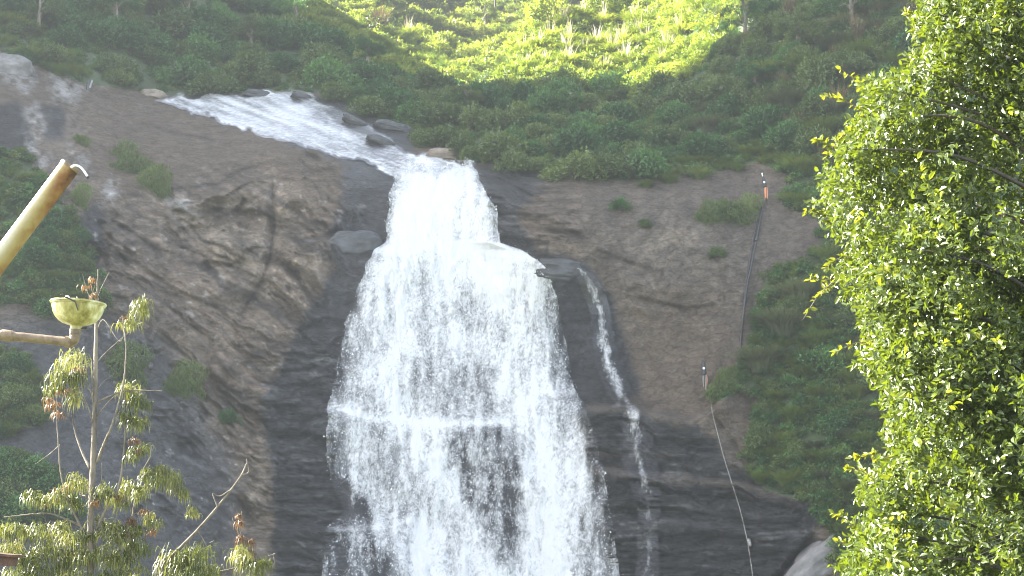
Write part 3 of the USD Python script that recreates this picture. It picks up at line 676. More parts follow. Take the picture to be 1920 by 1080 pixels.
def grass_patch(r, n, width):
    a, q = r.uniform(0, 2 * np.pi, n), np.sqrt(r.uniform(0, 1, n))
    lump = 0.6 + 0.8 * meshkit.noise(np.stack([np.cos(a) * 1.7, np.sin(a) * 1.7, 0 * a + r.uniform(0, 50)], -1), 7)
    base = np.stack([np.cos(a) * q * lump, -.04 + .36 * np.sin(a) * q, np.sin(a) * q * lump * .75], 1)
    d = unit(r.normal(size=(n, 3)) * [1, .5, .4] + 1e-6)
    h = (r.uniform(.16, .42, n) * (1.25 - q))[:, None]
    side = unit(np.cross(d, [0, -.7, .7]) + r.normal(0, .2, (n, 3))) * width
    mid, tip = base + d * h * .3 + np.array([0, -.55, .65]) * h, base + d * h * .8 + np.array([0, -1.0, .45]) * h
    v = np.stack([base - side / 2, base + side / 2, mid - side * .4, mid + side * .4, tip], 1)
    f = np.arange(n)[:, None, None] * 5 + np.array([[0, 1, 3], [0, 3, 2], [2, 3, 4]])[None]
    return v.reshape(-1, 3), f.reshape(-1, 3)


def stems(r, n, R, H, rad):
    parts = []
    for k in range(n):
        a = r.uniform(0, 2 * np.pi)
        tip = np.array([math.cos(a) * R * .5, math.sin(a) * R * .5, H * r.uniform(.5, .8)])
        parts.append(tube(curve([(0, 0, -0.3), tip * [.3, .3, .5], tip], 4), np.linspace(rad, rad * .3, 9), 5))
    return join(parts)


def make_class(name, parts):
    path = '/World/' + name
    c = stage.CreateClassPrim(path)
    for pn, m, mat in parts:
        usdkit.mesh(stage, f'{path}/{pn}', m, mat)
        if 'dry' in pn or pn == 'plumes':
            tag(stage.GetPrimAtPath(f'{path}/{pn}'), kind='stuff')
    return path


def rr(s):
    return np.random.default_rng(s)


KINDS = {
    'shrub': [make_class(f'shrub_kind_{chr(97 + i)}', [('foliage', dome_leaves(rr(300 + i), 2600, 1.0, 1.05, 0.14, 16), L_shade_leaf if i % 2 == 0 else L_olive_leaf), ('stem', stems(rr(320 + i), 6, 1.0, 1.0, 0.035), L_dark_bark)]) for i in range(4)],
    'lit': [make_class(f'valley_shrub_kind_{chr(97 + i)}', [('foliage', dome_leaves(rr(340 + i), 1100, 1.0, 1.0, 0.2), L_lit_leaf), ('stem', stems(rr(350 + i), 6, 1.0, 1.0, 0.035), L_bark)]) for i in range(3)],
    'grass': [make_class(f'grass_clump_kind_{chr(97 + i)}', [('blades', blade_tuft(rr(360 + i), 520, 1.0, 0.9, 0.026), L_grass_blade), ('dry_blades', blade_tuft(rr(365 + i), 70, 0.9, 0.95, 0.022), L_dry_grass)]) for i in range(3)],
    'patch': [make_class(f'grass_patch_kind_{chr(97 + i)}', [('blades', grass_patch(rr(420 + i), 1500, 0.030), L_grass_blade), ('dry_blades', grass_patch(rr(425 + i), 160, 0.026), L_dry_grass)]) for i in range(3)],
    'reed': [make_class(f'reed_kind_{chr(97 + i)}', [('blades', blade_tuft(rr(370 + i), 480, 1.0, 1.15, 0.032, 1.0), L_reed_blade), ('dry_blades', blade_tuft(rr(375 + i), 50, 0.8, 0.9, 0.04, 0.9), L_dry_grass)]) for i in range(3)],
    'cane': [make_class(f'cane_kind_{chr(97 + i)}', [('blades', blade_tuft(rr(380 + i), 300, 0.9, 1.3, 0.06, 0.8), L_lit_leaf), ('plumes', blade_tuft(rr(385 + i), 26, 0.55, 1.75, 0.07, 0.25), L_plume)]) for i in range(3)],
    'dry': [make_class(f'dry_shrub_kind_{chr(97 + i)}', [('blades', blade_tuft(rr(390 + i), 150, 0.6, 1.2, 0.04, 0.4), L_dry_grass), ('foliage', dome_leaves(rr(395 + i), 260, .8, .8, 0.15), L_olive_leaf)]) for i in range(2)],
}


def place(kind, name, u, v, size, label, category, group=None, tall=1.0, sink=0.12, r=rng):
    y = float(depth(np.array([u]), np.array([v]), True)[0])
    p = at(u, v, y)
    paths = KINDS[kind]
    t = thing(name, label, category, p - [0, 0, sink * size], r.uniform(0, 6.28) if kind != 'patch' else r.uniform(-.4, .4), (size, size, size * tall * r.uniform(.85, 1.15)), group)
    t.GetReferences().AddInternalReference(paths[int(r.integers(len(paths)))])
    t.SetInstanceable(True)
    return t


def scatter(poly, spacing, seed, avoid_far=False, jitter=0.45):
    """Jittered points over a polygon of the photograph, back to front."""
    r = rr(seed)
    p = np.array(poly, float)
    from shapely import Polygon, contains_xy
    g = Polygon(poly)
    pts = []
    row = 0
    v = p[:, 1].min()
    while v < p[:, 1].max():
        u = p[:, 0].min() + (row % 2) * spacing[0] / 2
        while u < p[:, 0].max():
            a, b = u + r.normal(0, jitter * spacing[0] * .6), v + r.normal(0, jitter * spacing[1] * .6)
            if contains_xy(g, a, b):
                pts.append((a, b))
            u += spacing[0]
        v += spacing[1]
        row += 1
    return pts


def ppm(u, v):      # photograph pixels per metre on the terrain there
    return FOCAL / float(depth(np.array([u]), np.array([v]))[0])


ZONES = [
    # kinds, polygon, spacing, size range, name, label, category, group
    (('shrub',), [(-30, -40), (480, -40), (545, 30), (660, 115), (860, 165), (800, 178), (610, 176), (490, 172), (300, 168), (225, 150), (100, 60), (-30, 0)], (54, 32), (1.5, 3.0), 'shrub',
     'dark shrub in the left thicket', 'shrub', 'shaded thicket above the stream'),
    (('grass', 'shrub'), [(-30, 20), (60, 50), (200, 140), (225, 160), (130, 145), (-30, 95)], (40, 26), (1.2, 1.9), 'grass_bush', 'yellowish grassy bush on the left cliff top', 'bush', 'grassy bushes on the left cliff top'),
    (('shrub',), [(600, 180), (700, 165), (900, 150), (950, 150), (1180, 170), (1300, 150), (1330, 300), (1150, 335), (1090, 330), (880, 300), (790, 265), (760, 230), (690, 210), (640, 186)], (46, 28), (1.2, 2.4), 'shrub',
     'rounded green shrub on the bank', 'shrub', 'shrubs on the bank above the falls'),
    (('shrub', 'grass', 'shrub', 'reed', 'shrub', 'dry'), [(1320, 20), (1340, -40), (1720, -40), (1700, 200), (1560, 300), (1320, 290)], (44, 28), (1.0, 2.1), 'shrub', 'green shrub on the steep right slope', 'shrub', 'shrubs on the steep right slope'),
    (('grass',), [(1150, 330), (1250, 305), (1420, 270), (1560, 290), (1560, 330), (1420, 310), (1300, 335), (1200, 345)], (34, 18), (0.7, 1.2), 'grass_clump', 'pale green grass clump on the right rock edge', 'grass', 'grass fringing the right rock slab'),
    (('cane',), [(950, 95), (1010, 48), (1100, 25), (1200, 10), (1330, -30), (1325, 10), (1270, 110), (1230, 150), (1150, 155), (1060, 135), (945, 140)], (42, 26), (1.3, 2.0), 'cane_clump', 'sunlit cane clump with pale plumes', 'cane', 'sunlit canes on the spur'),
    (('lit',), [(600, -40), (650, 5), (800, 100), (930, 140), (945, 100), (1010, 40), (1200, 0), (1200, -40)], (46, 24), (1.6, 2.9), 'valley_shrub', 'sunlit shrub on the hazy valley slope', 'shrub', 'sunlit shrubs on the valley slope'),
    (('grass', 'shrub', 'reed', 'grass'), [(1440, 520), (1540, 470), (1700, 420), (1700, 1000), (1590, 1010), (1520, 940), (1440, 915), (1405, 880), (1405, 800), (1440, 710), (1412, 600)], (48, 36), (0.8, 1.5), 'bush', 'grassy bush low on the right slope', 'bush', 'bushes on the lower right slope'),
    (('shrub', 'grass'), VEG_LEFT[0][1:-1], (46, 34), (0.9, 1.5), 'bush', 'green bush on the left ledge', 'bush', 'bushes on the left ledge'),
    (('grass', 'shrub'), [(-20, 655), (50, 665), (80, 730), (100, 770), (60, 795), (-20, 820)], (42, 30), (0.8, 1.2), 'bush', 'low grassy bush on the dark slab', 'bush', 'bushes on the left slab'),
    (('shrub',), [(-20, 870), (40, 860), (130, 880), (150, 930), (100, 970), (-20, 990)], (52, 32), (1.1, 1.6), 'leafy_bush', 'bright leafy bush at the foot of the slab', 'bush', 'leafy bushes at the foot of the slab'),
]
LANDMARKS = [(120, 60, 'at the top left'), (330, 90, 'above the head of the stream'), (560, 110, 'above the middle of the stream'), (740, 130, 'at the foot of the shaded hillside'), (450, 10, 'near the top edge'), (650, 60, 'by the sunlit gap'),
             (660, 205, 'beside the foaming stream'), (760, 200, 'above the black rock'), (850, 250, 'above the low brown boulder'), (950, 290, 'over the lip of the falls'), (1080, 300, 'over the wet rock right of the falls'), (1080, 200, 'under the sunlit canes'),
             (1230, 230, 'above the middle of the right slab'), (1250, 310, 'fringing the right slab'), (1400, 280, 'above the upper cable post'), (1400, 120, 'between the canes and the leafy tree'), (1500, 20, 'below the top edge'), (1520, 220, 'under the grey reeds'), (1640, 60, 'beside the top of the leafy tree'),
             (980, 110, 'at the left end of the spur'), (1100, 60, 'in the middle of the spur'), (1240, 60, 'at the right end of the spur'), (800, 40, 'in the far valley'), (1000, 10, 'under the hazy trees'), (900, 100, 'left of the spur'),
             (1480, 540, 'above the reeds'), (1560, 600, 'right of the reeds'), (1480, 760, 'below the reeds'), (1600, 760, 'touching the leafy tree'), (1440, 860, 'overhanging the layered rock'), (1560, 920, 'above the pale boulder'),
             (40, 320, 'left of the pole tip'), (60, 430, 'behind the pole'), (150, 500, 'above the bowl'), (40, 560, 'left of the bowl'), (20, 700, 'below the pipe arm'), (70, 760, 'left of the drooping tree'), (40, 920, 'at the left edge'), (120, 920, 'behind the drooping branches')]


def wording(label, u, v, size, rng_):
    """The label of one plant of a thicket: its size and the nearest landmark."""
    where = min(LANDMARKS, key=lambda l: (l[0] - u) ** 2 + 2 * (l[1] - v) ** 2)[2]
    t = (size - rng_[0]) / (rng_[1] - rng_[0])
    return f"{'small' if t < .25 else 'mid-sized' if t < .5 else 'large' if t < .75 else 'huge'} {label} {where}"


for zi, (kinds, poly, sp, size, name, label, cat, grp) in enumerate(ZONES):
    r = rr(500 + zi)
    for (a, b) in scatter(poly, sp, 600 + zi):
        sz = r.uniform(*size)
        place(kinds[int(r.integers(len(kinds)))], name, a, b + 8, sz, wording(label, a, b, sz, size), cat, grp, r=r)

# single plants that can be pointed out
for kind, name, u, v, size, tall, label, cat in [
    ('reed', 'reed_clump', 1470, 625, 2.7, 1.0, 'large arching grey-green reed clump at mid height right of the black hoses', 'reeds'),
    ('reed', 'reed_clump', 1430, 690, 2.5, 1.0, 'drooping reed clump lowest beside the foot of the black hoses', 'reeds'),
    ('reed', 'reed_clump', 1500, 565, 2.2, 1.0, 'small reed clump at the top of the reeds beside the rock slab', 'reeds'),
    ('reed', 'reed_clump', 1480, 205, 2.5, 1.0, 'arching grey reed clump high on the shaded right slope', 'reeds'),
    ('dry', 'dry_shrub', 1480, 50, 1.7, 1.6, 'tall rusty brown dry stem clump near the top of the right slope', 'dry shrub'),
    ('dry', 'dry_shrub', 1350, 190, 1.3, 1.0, 'reddish dry shrub on the right slope between green shrubs', 'dry shrub'),
    ('dry', 'dry_shrub', 1610, 80, 1.6, 1.5, 'dry brown grass stand beside the top of the leafy tree', 'dry shrub'),
    ('grass', 'grass_clump', 1500, 320, 1.9, 1.0, 'yellow-green grass bush right of the upper cable post', 'grass'),
    ('grass', 'grass_clump', 1490, 380, 1.4, 0.8, 'yellowish grass tuft just below the upper cable post', 'grass'),
    ('patch', 'grass_patch', 1365, 405, 1.64, 1.3, 'wide green grass patch on the slab left of the black hoses', 'grass'),
    ('patch', 'grass_patch', 1330, 408, 1.19, 1.3, 'small green grass patch at the left end of the wide patch', 'grass'),
    ('patch', 'grass_patch', 1400, 392, 1.19, 1.3, 'short grass patch touching the black hoses', 'grass'),
    ('shrub', 'rock_plant', 1165, 392, 0.84, 1.0, 'round green tuft growing alone on the slab right of the falls', 'plant'),
    ('shrub', 'rock_plant', 1210, 424, 0.54, 1.0, 'tiny olive tuft on the slab below the round tuft', 'plant'),
    ('shrub', 'rock_plant', 1345, 480, 0.61, 1.1, 'small dark plant on the slab midway to the hoses', 'plant'),
    ('patch', 'grass_patch', 250, 320, 1.64, 1.3, 'long bright grass patch on the brown rock right of the pole tip', 'grass'),
    ('patch', 'grass_patch', 285, 350, 1.64, 1.3, 'lower end of the bright grass patch on the brown rock', 'grass'),
    ('patch', 'grass_patch', 232, 292, 1.19, 1.3, 'upper end of the bright grass patch on the brown rock', 'grass'),
    ('patch', 'grass_patch', 147, 266, 0.89, 1.3, 'small grass tuft among pale lichen above the pole tip', 'grass'),
    ('patch', 'grass_patch', 145, 378, 1.19, 1.3, 'grass tuft on the rock just right of the tilted pole', 'grass'),
    ('patch', 'grass_patch', 345, 718, 1.49, 1.3, 'grass tuft on the slab right of the drooping tree', 'grass'),
    ('patch', 'grass_patch', 325, 730, 1.19, 1.3, 'flattened grass tuft beside the slab edge above the drooping tree', 'grass'),
    ('shrub', 'rock_plant', 428, 795, 0.81, 1.3, 'bright green fern-like plant alone on the dark slab left of the falls', 'plant'),
    ('patch', 'grass_patch', 230, 690, 1.78, 1.3, 'grass clump behind the trunk of the drooping tree', 'grass'),
    ('patch', 'grass_patch', 1360, 735, 1.33, 1.3, 'grass on the rock lip right of the lower cable post', 'grass'),
    ('patch', 'grass_patch', 1385, 712, 1.19, 1.3, 'grass at the foot of the black hoses', 'grass'),
    ('cane', 'cane_clump', 765, 75, 1.9, 1.2, 'bright cane clump at the edge of the sunlit valley', 'cane'),
    ('dry', 'dry_shrub', 712, 60, 3.2, 1.2, 'pale pinkish dry shrub in the sun at the edge of the shaded hillside', 'dry shrub')]:
    place(kind, name, u, v, size, label, cat, tall=tall)


# ground cover nobody could count
def cover(name, label, polys, n, size, seed, mats):
    r = rr(seed)
    m = mask(polys, 3)
    pu, pv = r.uniform(-60, 1980, n * 12), r.uniform(-120, 1140, n * 12)
    ok = (look(m, pu, pv) > 0.5)
    pu, pv = pu[ok][:n], pv[ok][:n]
    pos = at(pu, pv, depth(pu, pv))
    path = '/World/' + name
    pi = UsdGeom.PointInstancer.Define(stage, path)
    targets = []
    for i, mt in enumerate(mats):
        mesh = dome_leaves(rr(seed + 50 + i), 260, 1.0, 0.8, 0.26, 6) if i % 2 == 0 else blade_tuft(rr(seed + 50 + i), 90, 1.0, 0.9, 0.06)
        targets.append(usdkit.mesh(stage, f'{path}/tuft_{i + 1:03d}', mesh, mt).GetPath())
    pi.CreatePrototypesRel().SetTargets(targets)
    pi.CreateProtoIndicesAttr(Vt.IntArray.FromNumpy(r.integers(0, len(mats), len(pu)).astype(np.int32)))
    pi.CreatePositionsAttr(Vt.Vec3fArray.FromNumpy(pos.astype(np.float32)))
    sc = r.uniform(*size, len(pu))
    pi.CreateScalesAttr(Vt.Vec3fArray.FromNumpy(np.repeat(sc[:, None], 3, 1).astype(np.float32)))
    a = r.uniform(0, 2 * np.pi, len(pu))
    pi.CreateOrientationsAttr(Vt.QuathArray([Gf.Quath(float(math.cos(x / 2)), 0, 0, float(math.sin(x / 2))) for x in a]))
    tag(pi.GetPrim(), label, 'undergrowth', kind='stuff')


COVER_SHADE = [[(-60, -120), (600, -120), (640, 0), (800, 108), (935, 150), (1160, 165), (1240, 135), (1330, -120), (1980, -120), (1980, 1140), (1580, 1140)] + VEG_LINE[::-1][2:]]
cover('undergrowth', 'low shaded undergrowth covering the slopes between the shrubs', COVER_SHADE + VEG_LEFT, 8000, (0.35, 0.75), 700, [L_shade_leaf, L_grass_blade, L_olive_leaf])
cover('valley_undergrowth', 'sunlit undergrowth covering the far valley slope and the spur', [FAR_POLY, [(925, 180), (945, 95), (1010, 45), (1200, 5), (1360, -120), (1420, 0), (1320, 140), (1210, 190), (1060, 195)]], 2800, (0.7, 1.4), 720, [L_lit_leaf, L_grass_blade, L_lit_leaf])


# ------------------------------------------------------------------ far trees on the valley slope
def far_tree(u, v, h, seed, label, name='valley_tree', leaf=None, wide=1.0, dense=170):
    r = rr(seed)
    p = at(u, v, float(depth(np.array([u]), np.array([v]))[0]))
    t = thing(name, label, 'tree', p, group=None)
    top = np.array([r.normal(0, .3), r.normal(0, .3), h * .8])
    parts = [tube(curve([(0, 0, -.5), top * .5 + r.normal(0, .15, 3), top], 6), np.linspace(.22, .06, 13), 7)]
    cl = []
    for k in range(9):
        a, q = r.uniform(0, 6.28), r.uniform(.35, .95)
        tip = top * q + np.array([math.cos(a), math.sin(a), .35]) * h * .35 * r.uniform(.6, 1)
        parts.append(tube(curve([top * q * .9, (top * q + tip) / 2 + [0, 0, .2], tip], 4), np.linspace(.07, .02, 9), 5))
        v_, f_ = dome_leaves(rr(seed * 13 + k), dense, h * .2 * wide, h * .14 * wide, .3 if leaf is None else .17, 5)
        cl.append((v_ + tip - [0, 0, .3], f_))
    obj('trunk', join(parts), L_bark, t)
    obj('crown', join(cl), leaf or L_lit_leaf, t)


far_tree(1010, 20, 6.5, 801, 'hazy sunlit tree at the top of the picture left of the spur')
far_tree(1085, 8, 6.0, 802, 'hazy sunlit tree behind the spur nearest the middle of its top')
far_tree(1170, -4, 6.0, 803, 'hazy tree behind the right end of the sunlit spur')
far_tree(905, 60, 5.0, 804, 'small bright tree alone on the far valley slope')
far_tree(930, 30, 6.0, 805, 'tall bright tree on the valley slope left of the hazy trees')

for k, (a, b, h, lb, olive) in enumerate([
        (70, 60, 4.2, 'small shaded tree at the top left corner above the grassy bushes', 1), (215, 75, 4.6, 'dark round tree left of the middle of the shaded thicket', 0), (345, 60, 5.2, 'tallest dark tree above the head of the stream', 0),
        (470, 95, 3.8, 'low spreading tree above the middle of the stream', 1), (560, 60, 4.6, 'dark tree near the top edge left of the sunlit gap', 0), (690, 130, 3.6, 'small tree on the foot of the shaded hillside', 0),
        (1395, 75, 4.4, 'shaded tree just right of the sunlit spur', 0), (1500, 110, 4.2, 'olive tree high on the steep right slope', 1), (1600, 60, 5.0, 'dark tree beside the top of the big leafy tree', 0), (1420, 190, 3.0, 'low shaded tree in the middle of the right slope', 0),
        (1060, 215, 2.6, 'rounded little tree in the middle of the bank', 0), (880, 215, 2.6, 'rounded little tree on the bank above the low brown boulder', 1)]):
    far_tree(a, b, h, 820 + k, lb, 'hill_tree', L_olive_leaf if olive else L_shade_leaf, 1.25, 420)

# ------------------------------------------------------------------ posts, hoses and rope on the slab
def on_rock(u, v, lift=0.06):
    return at(u, v, depth(np.asarray(u, float), np.asarray(v, float)) - lift)


def line_on_rock(pts, lift=0.08, n=6, sag=0.0):
    p = curve([(a, b, 0) for a, b in pts], n)
    return on_rock(p[:, 0], p[:, 1], lift)


h1 = thing('black_hose', 'black hose on the right of the pair running down the slab', 'hose')
obj('hose_length', tube(line_on_rock([(1436, 372), (1428, 400), (1418, 450), (1408, 500), (1400, 540), (1394, 590), (1389, 640), (1388, 690)], .12), .055, 6), L_hose, h1, smooth=True)
obj('coupling', tube(line_on_rock([(1419, 446), (1417, 452)], .12, 3), .09, 8), L_hose, h1)
h2 = thing('black_hose', 'thinner black hose on the left of the pair running down the slab', 'hose')
obj('hose_length', tube(line_on_rock([(1432, 374), (1422, 402), (1412, 450), (1404, 500), (1397, 545), (1392, 600), (1387, 660)], .10), .035, 6), L_hose, h2, smooth=True)


def cable_post(u, v, h, label, legs):
    """A slim dark-headed marker post with a white cap on an orange or bare foot, base at pixel (u, v)."""
    b = on_rock([u], [v], .25)[0]
    t = thing('cable_post', label, 'post', b)
    if legs == 'orange':
        obj('leg', tube([(-.02, 0, -.3), (-.03, 0, .62)], .07, 8), L_orange, t, smooth=True)
        obj('leg', tube([(.11, .02, -.3), (.09, .02, .62)], .045, 8), L_orange, t, smooth=True)
    else:
        obj('leg', tube(curve([(-.12, 0, -.1), (-.14, 0, .25), (-.12, 0, .62)], 4), .03, 6), L_rope, t, smooth=True)
        obj('leg', tube(curve([(.10, 0, -1.3), (.18, 0, -.5), (.02, 0, -.15), (.05, 0, .62)], 5), .04, 6), L_rope, t, smooth=True)
        obj('leg', tube(curve([(.06, .05, -1.3), (.0, .05, -.4), (.12, .05, .3), (.06, .05, .62)], 5), .035, 6), L_orange, t, smooth=True)
    obj('head', tube([(-.05, 0, .6), (-.07, 0, .66), (-.10, 0, h * .8), (-.14, 0, h)], [.10, .15, .12, .05], 10), L_hose, t, smooth=40)
    cap = trimesh.creation.icosphere(2, .075)
    obj('cap', (cap.vertices + [-.1, -.13, .6 + (h - .6) * .42], cap.faces), L_white_paint, t, smooth=True)
    if legs == 'orange':
        obj('tip', tube([(-.16, 0, h - .05), (-.22, 0, h + .22)], [.03, .045], 6), L_white_paint, t)


cable_post(1436, 368, 1.35, 'upper cable post: dark head with white dot on an orange foot, by the hoses', 'orange')
cable_post(1323, 722, 1.5, 'lower cable post: dark head with white dot and pale hanging strands', 'strands')
rp = thing('rope', 'long pale rope hanging down the rock from the lower cable post', 'rope')
obj('rope_length', tube(line_on_rock([(1332, 742), (1336, 775), (1346, 815), (1358, 860), (1372, 905), (1386, 950), (1396, 990), (1404, 1030), (1412, 1090), (1416, 1180)], .14), .021, 6), L_rope, rp, smooth=True)
obj('knot', tube(line_on_rock([(1404, 1012), (1406, 1022)], .15, 3), .10, 8), L_rope, rp, smooth=True)
pst = thing('stub_post', 'short pale and dark stub standing at the left cliff top beside the grassy bushes', 'post', on_rock([166], [168], .2)[0])
obj('stub', tube([(0, 0, -.3), (.02, 0, .5), (.06, 0, .75)], [.22, .2, .1], 8), L_boulder_dark, pst, smooth=40)
obj('flake', tube([(.12, -.12, .1), (.30, -.1, .75)], [.09, .07], 6), L_boulder_pale, pst)

# ------------------------------------------------------------------ big leafy tree at right
TY = 14.0
tree = thing('leafy_tree', 'tall sunlit broadleaf tree with glossy yellow-green leaves filling the right edge', 'tree')
EDGE = np.array([(-150, 1690), (0, 1712), (40, 1700), (90, 1722), (130, 1700), (150, 1640), (165, 1600), (200, 1600), (250, 1590), (290, 1562), (330, 1540), (380, 1530), (420, 1560), (460, 1590), (500, 1570), (540, 1560), (580, 1610), (630, 1610), (680, 1615), (720, 1640),
                 (800, 1655), (860, 1650), (890, 1610), (930, 1612), (980, 1605), (1010, 1590), (1060, 1575), (1150, 1580), (1250, 1600)], float)
r = rr(900)
axis_pts = at([2010, 2000, 1990, 1975, 1960], [1300, 800, 500, 200, -150], [14.6, 14.5, 14.4, 14.3, 14.2])
g = np.array([axis_pts[0][0] + .1, 14.6, ground_z(np.array([axis_pts[0][0]]), np.array([14.6]))[0] - .3])
trunk_line = curve(np.vstack([g, axis_pts]), 10)
obj('trunk', tube(trunk_line, np.linspace(.13, .02, len(trunk_line)), 10), L_dark_bark, tree, smooth=True)
limb_ends = []
for k in range(26):
    v0 = -80 + 1260 * (k + r.uniform(0, .8)) / 26
    u_edge = np.interp(v0, EDGE[:, 0], EDGE[:, 1])
    i = np.argmin(np.abs(trunk_line[:, 2] - (at(1900, v0 + 120, 14.5)[2])))
    s0 = trunk_line[i]
    e = at(u_edge + r.uniform(20, 110), v0, 14.5 + r.uniform(-1.3, 1.0))
    mid = (s0 + e) / 2 + [0, r.normal(0, .15), .12 + r.normal(0, .06)]
    c = curve([s0, mid, e], 8)
    obj('limb', tube(c, np.linspace(.024, .005, len(c)), 6), L_dark_bark, tree, smooth=True)
    limb_ends.append(c)
# leaf clusters along twigs: cluster centres fill the crown inside its outline, with gaps
nc = 13000
cu, cv, cy = r.uniform(1480, 2150, nc * 4), r.uniform(-140, 1230, nc * 4), 14.4 + r.normal(0, .75, nc * 4)
pc = at(cu, cv, cy)
lim = np.interp(cv, EDGE[:, 0], EDGE[:, 1]) + 14 * np.abs(cy - 14.2) ** 2 + 60 * (meshkit.fbm(np.stack([cv / 40, cy * 2, 0 * cv], -1), 3, 4) - .36)
dens = meshkit.fbm(pc * [1.5, 1.5, 1.5], 3, 905)
ok = (cu > lim) & (dens > 0.495 - 0.14 * smoothstep(0, 80, lim + 80 - cu))
cu, cv, pc = cu[ok][:nc], cv[ok][:nc], pc[ok][:nc]
per = 9
tw = unit(rand_dirs(len(pc), r) + [-.35, -.25, .15])
ctr = np.repeat(pc, per, 0)
twr = np.repeat(tw, per, 0)
tt = np.tile(np.linspace(-.07, .09, per), len(pc))[:, None]
pos = ctr + twr * tt + r.normal(0, .008, (len(ctr), 3))
sidev = unit(np.cross(twr, rand_dirs(len(ctr), r)))
ax = unit(twr * .7 + sidev * .9 + [0, 0, -.12])
nor = unit(rand_dirs(len(ctr), r) * .8 + [-.50, -.32, .58])
LL = r.uniform(.040, .082, len(ctr))
sel = np.zeros(len(ctr), bool)
front = np.argsort(pos[:, 1] + 3.0 * (np.repeat(cu, per) > 1900) + 3.0 * ((np.repeat(cv, per) < 0) | (np.repeat(cv, per) > 1080)))[:260]
sel[front] = True
obj_l = obj('crown', leaves(pos[~sel], ax[~sel], nor[~sel], LL[~sel], LL[~sel] * .52, .18, True), L_tree_leaf, tree)
tag(obj_l, kind='stuff')
for k in np.nonzero(sel)[0]:
    obj('leaf', leaves(pos[k:k + 1], ax[k:k + 1], nor[k:k + 1], LL[k] * 1.1, LL[k] * .58, .18, True), L_tree_leaf, tree)
# sprigs poking out of the outline
spr_tw, spr_lf = [], []
for (a0, b0), (a1, b1) in [((1640, 200), (1572, 125)), ((1620, 210), (1540, 180)), ((1580, 300), (1528, 262)), ((1600, 540), (1512, 525)), ((1560, 530), (1505, 600)), ((1640, 640), (1560, 665)), ((1640, 900), (1585, 880)), ((1640, 880), (1640, 850)), ((1610, 1000), (1560, 960)),
                           ((1620, 1040), (1562, 1015)), ((1690, 760), (1625, 700)), ((1720, 60), (1695, 20)), ((1560, 420), (1508, 395)), ((1600, 240), (1545, 300)), ((1650, 170), (1620, 150)), ((1680, 860), (1590, 860)), ((1870, 960), (1890, 915)), ((1600, 480), (1545, 505))]:
    y = 14.0 + r.normal(0, .25)
    c = curve([at(a0, b0, y), at((a0 + a1) / 2, (b0 + b1) / 2 - 8, y), at(a1, b1, y)], 6)
    spr_tw.append(tube(c, np.linspace(.006, .002, len(c)), 5))
    m = 26
    tt = r.uniform(.05, 1, m)
    q = c[np.minimum((tt * (len(c) - 1)).astype(int), len(c) - 1)]
    d = unit(c[-1] - c[0])
    ax_ = unit(d * .6 + rand_dirs(m, r) * .9)
    Ls = r.uniform(.045, .075, m)
    spr_lf.append(leaves(q, ax_, unit(rand_dirs(m, r) * .7 + [-.3, 0, .7]), Ls, Ls * .52, .18, True))
tag(obj('twigs', join(spr_tw), L_bark, tree, smooth=True), kind='stuff')
tag(obj('sprig_leaves', join(spr_lf), L_tree_leaf, tree), kind='stuff')
dead = [tube(curve([at(1925, 940 + 12 * k, 13.8), at(1890, 985 + 8 * k, 13.7), at(1860 - 6 * k, 1000 + 10 * k, 13.7)], 5), np.linspace(.006, .002, 11), 5) for k in range(7)]
obj('dead_twigs', join(dead), L_rope, tree, smooth=True)

# ------------------------------------------------------------------ drooping tree at lower left
DY = 15.0
droop = thing('drooping_tree', 'small half-bare tree with drooping needle tufts in front of the left slab', 'tree')
r = rr(950)
gb = at(172, 1300, DY)
gb[2] = ground_z(np.array([gb[0]]), np.array([DY]))[0] - .2
tl = np.vstack([gb, at([168, 170, 175, 178, 180, 182, 184], [1180, 985, 860, 770, 640, 560, 505], DY)])
tl = curve(tl, 8)
obj('trunk', tube(tl, np.interp(tl[:, 2], [tl[0, 2], at(170, 985, DY)[2], at(180, 640, DY)[2], tl[-1, 2]], [.044, .031, .019, .006]), 9), L_bark, droop, smooth=True)
BR = [([(180, 993), (200, 953), (220, 920), (230, 870), (235, 803), (234, 740)], .022), ([(182, 866), (196, 830), (207, 805), (219, 768), (232, 715), (236, 650), (229, 592)], .018), ([(181, 755), (212, 740), (242, 732), (303, 733)], .013), ([(182, 780), (200, 757), (215, 742)], .009),
      ([(168, 877), (155, 850), (143, 817), (137, 790), (133, 760)], .017), ([(160, 1005), (140, 965), (127, 940), (114, 887), (110, 840), (107, 793), (106, 740)], .015), ([(150, 985), (133, 977), (115, 970), (93, 963), (60, 964), (7, 970)], .015),
      ([(215, 1100), (228, 1060), (243, 1003), (253, 937), (262, 895), (283, 855)], .017), ([(246, 970), (256, 962), (267, 959), (294, 958)], .010), ([(112, 835), (95, 850), (67, 870)], .010), ([(175, 800), (168, 770), (155, 735), (150, 690)], .010),
      ([(176, 760), (170, 735), (160, 722)], .012), ([(181, 620), (195, 600), (225, 640), (238, 600)], .006), ([(183, 560), (190, 540), (205, 510)], .007), ([(180, 570), (165, 550), (155, 515)], .005), ([(182, 590), (172, 560), (178, 535)], .006),
      ([(180, 680), (205, 655), (245, 620)], .010), ([(182, 920), (190, 900), (191, 868)], .008), ([(160, 930), (150, 925), (170, 900)], .009), ([(165, 1000), (158, 1030), (165, 1060)], .012), ([(105, 1015), (95, 1000), (80, 960)], .006), ([(178, 735), (195, 715), (215, 700)], .006),
      ([(110, 790), (100, 745), (80, 700)], .005), ([(265, 890), (295, 880), (305, 860)], .006)]
tips = []
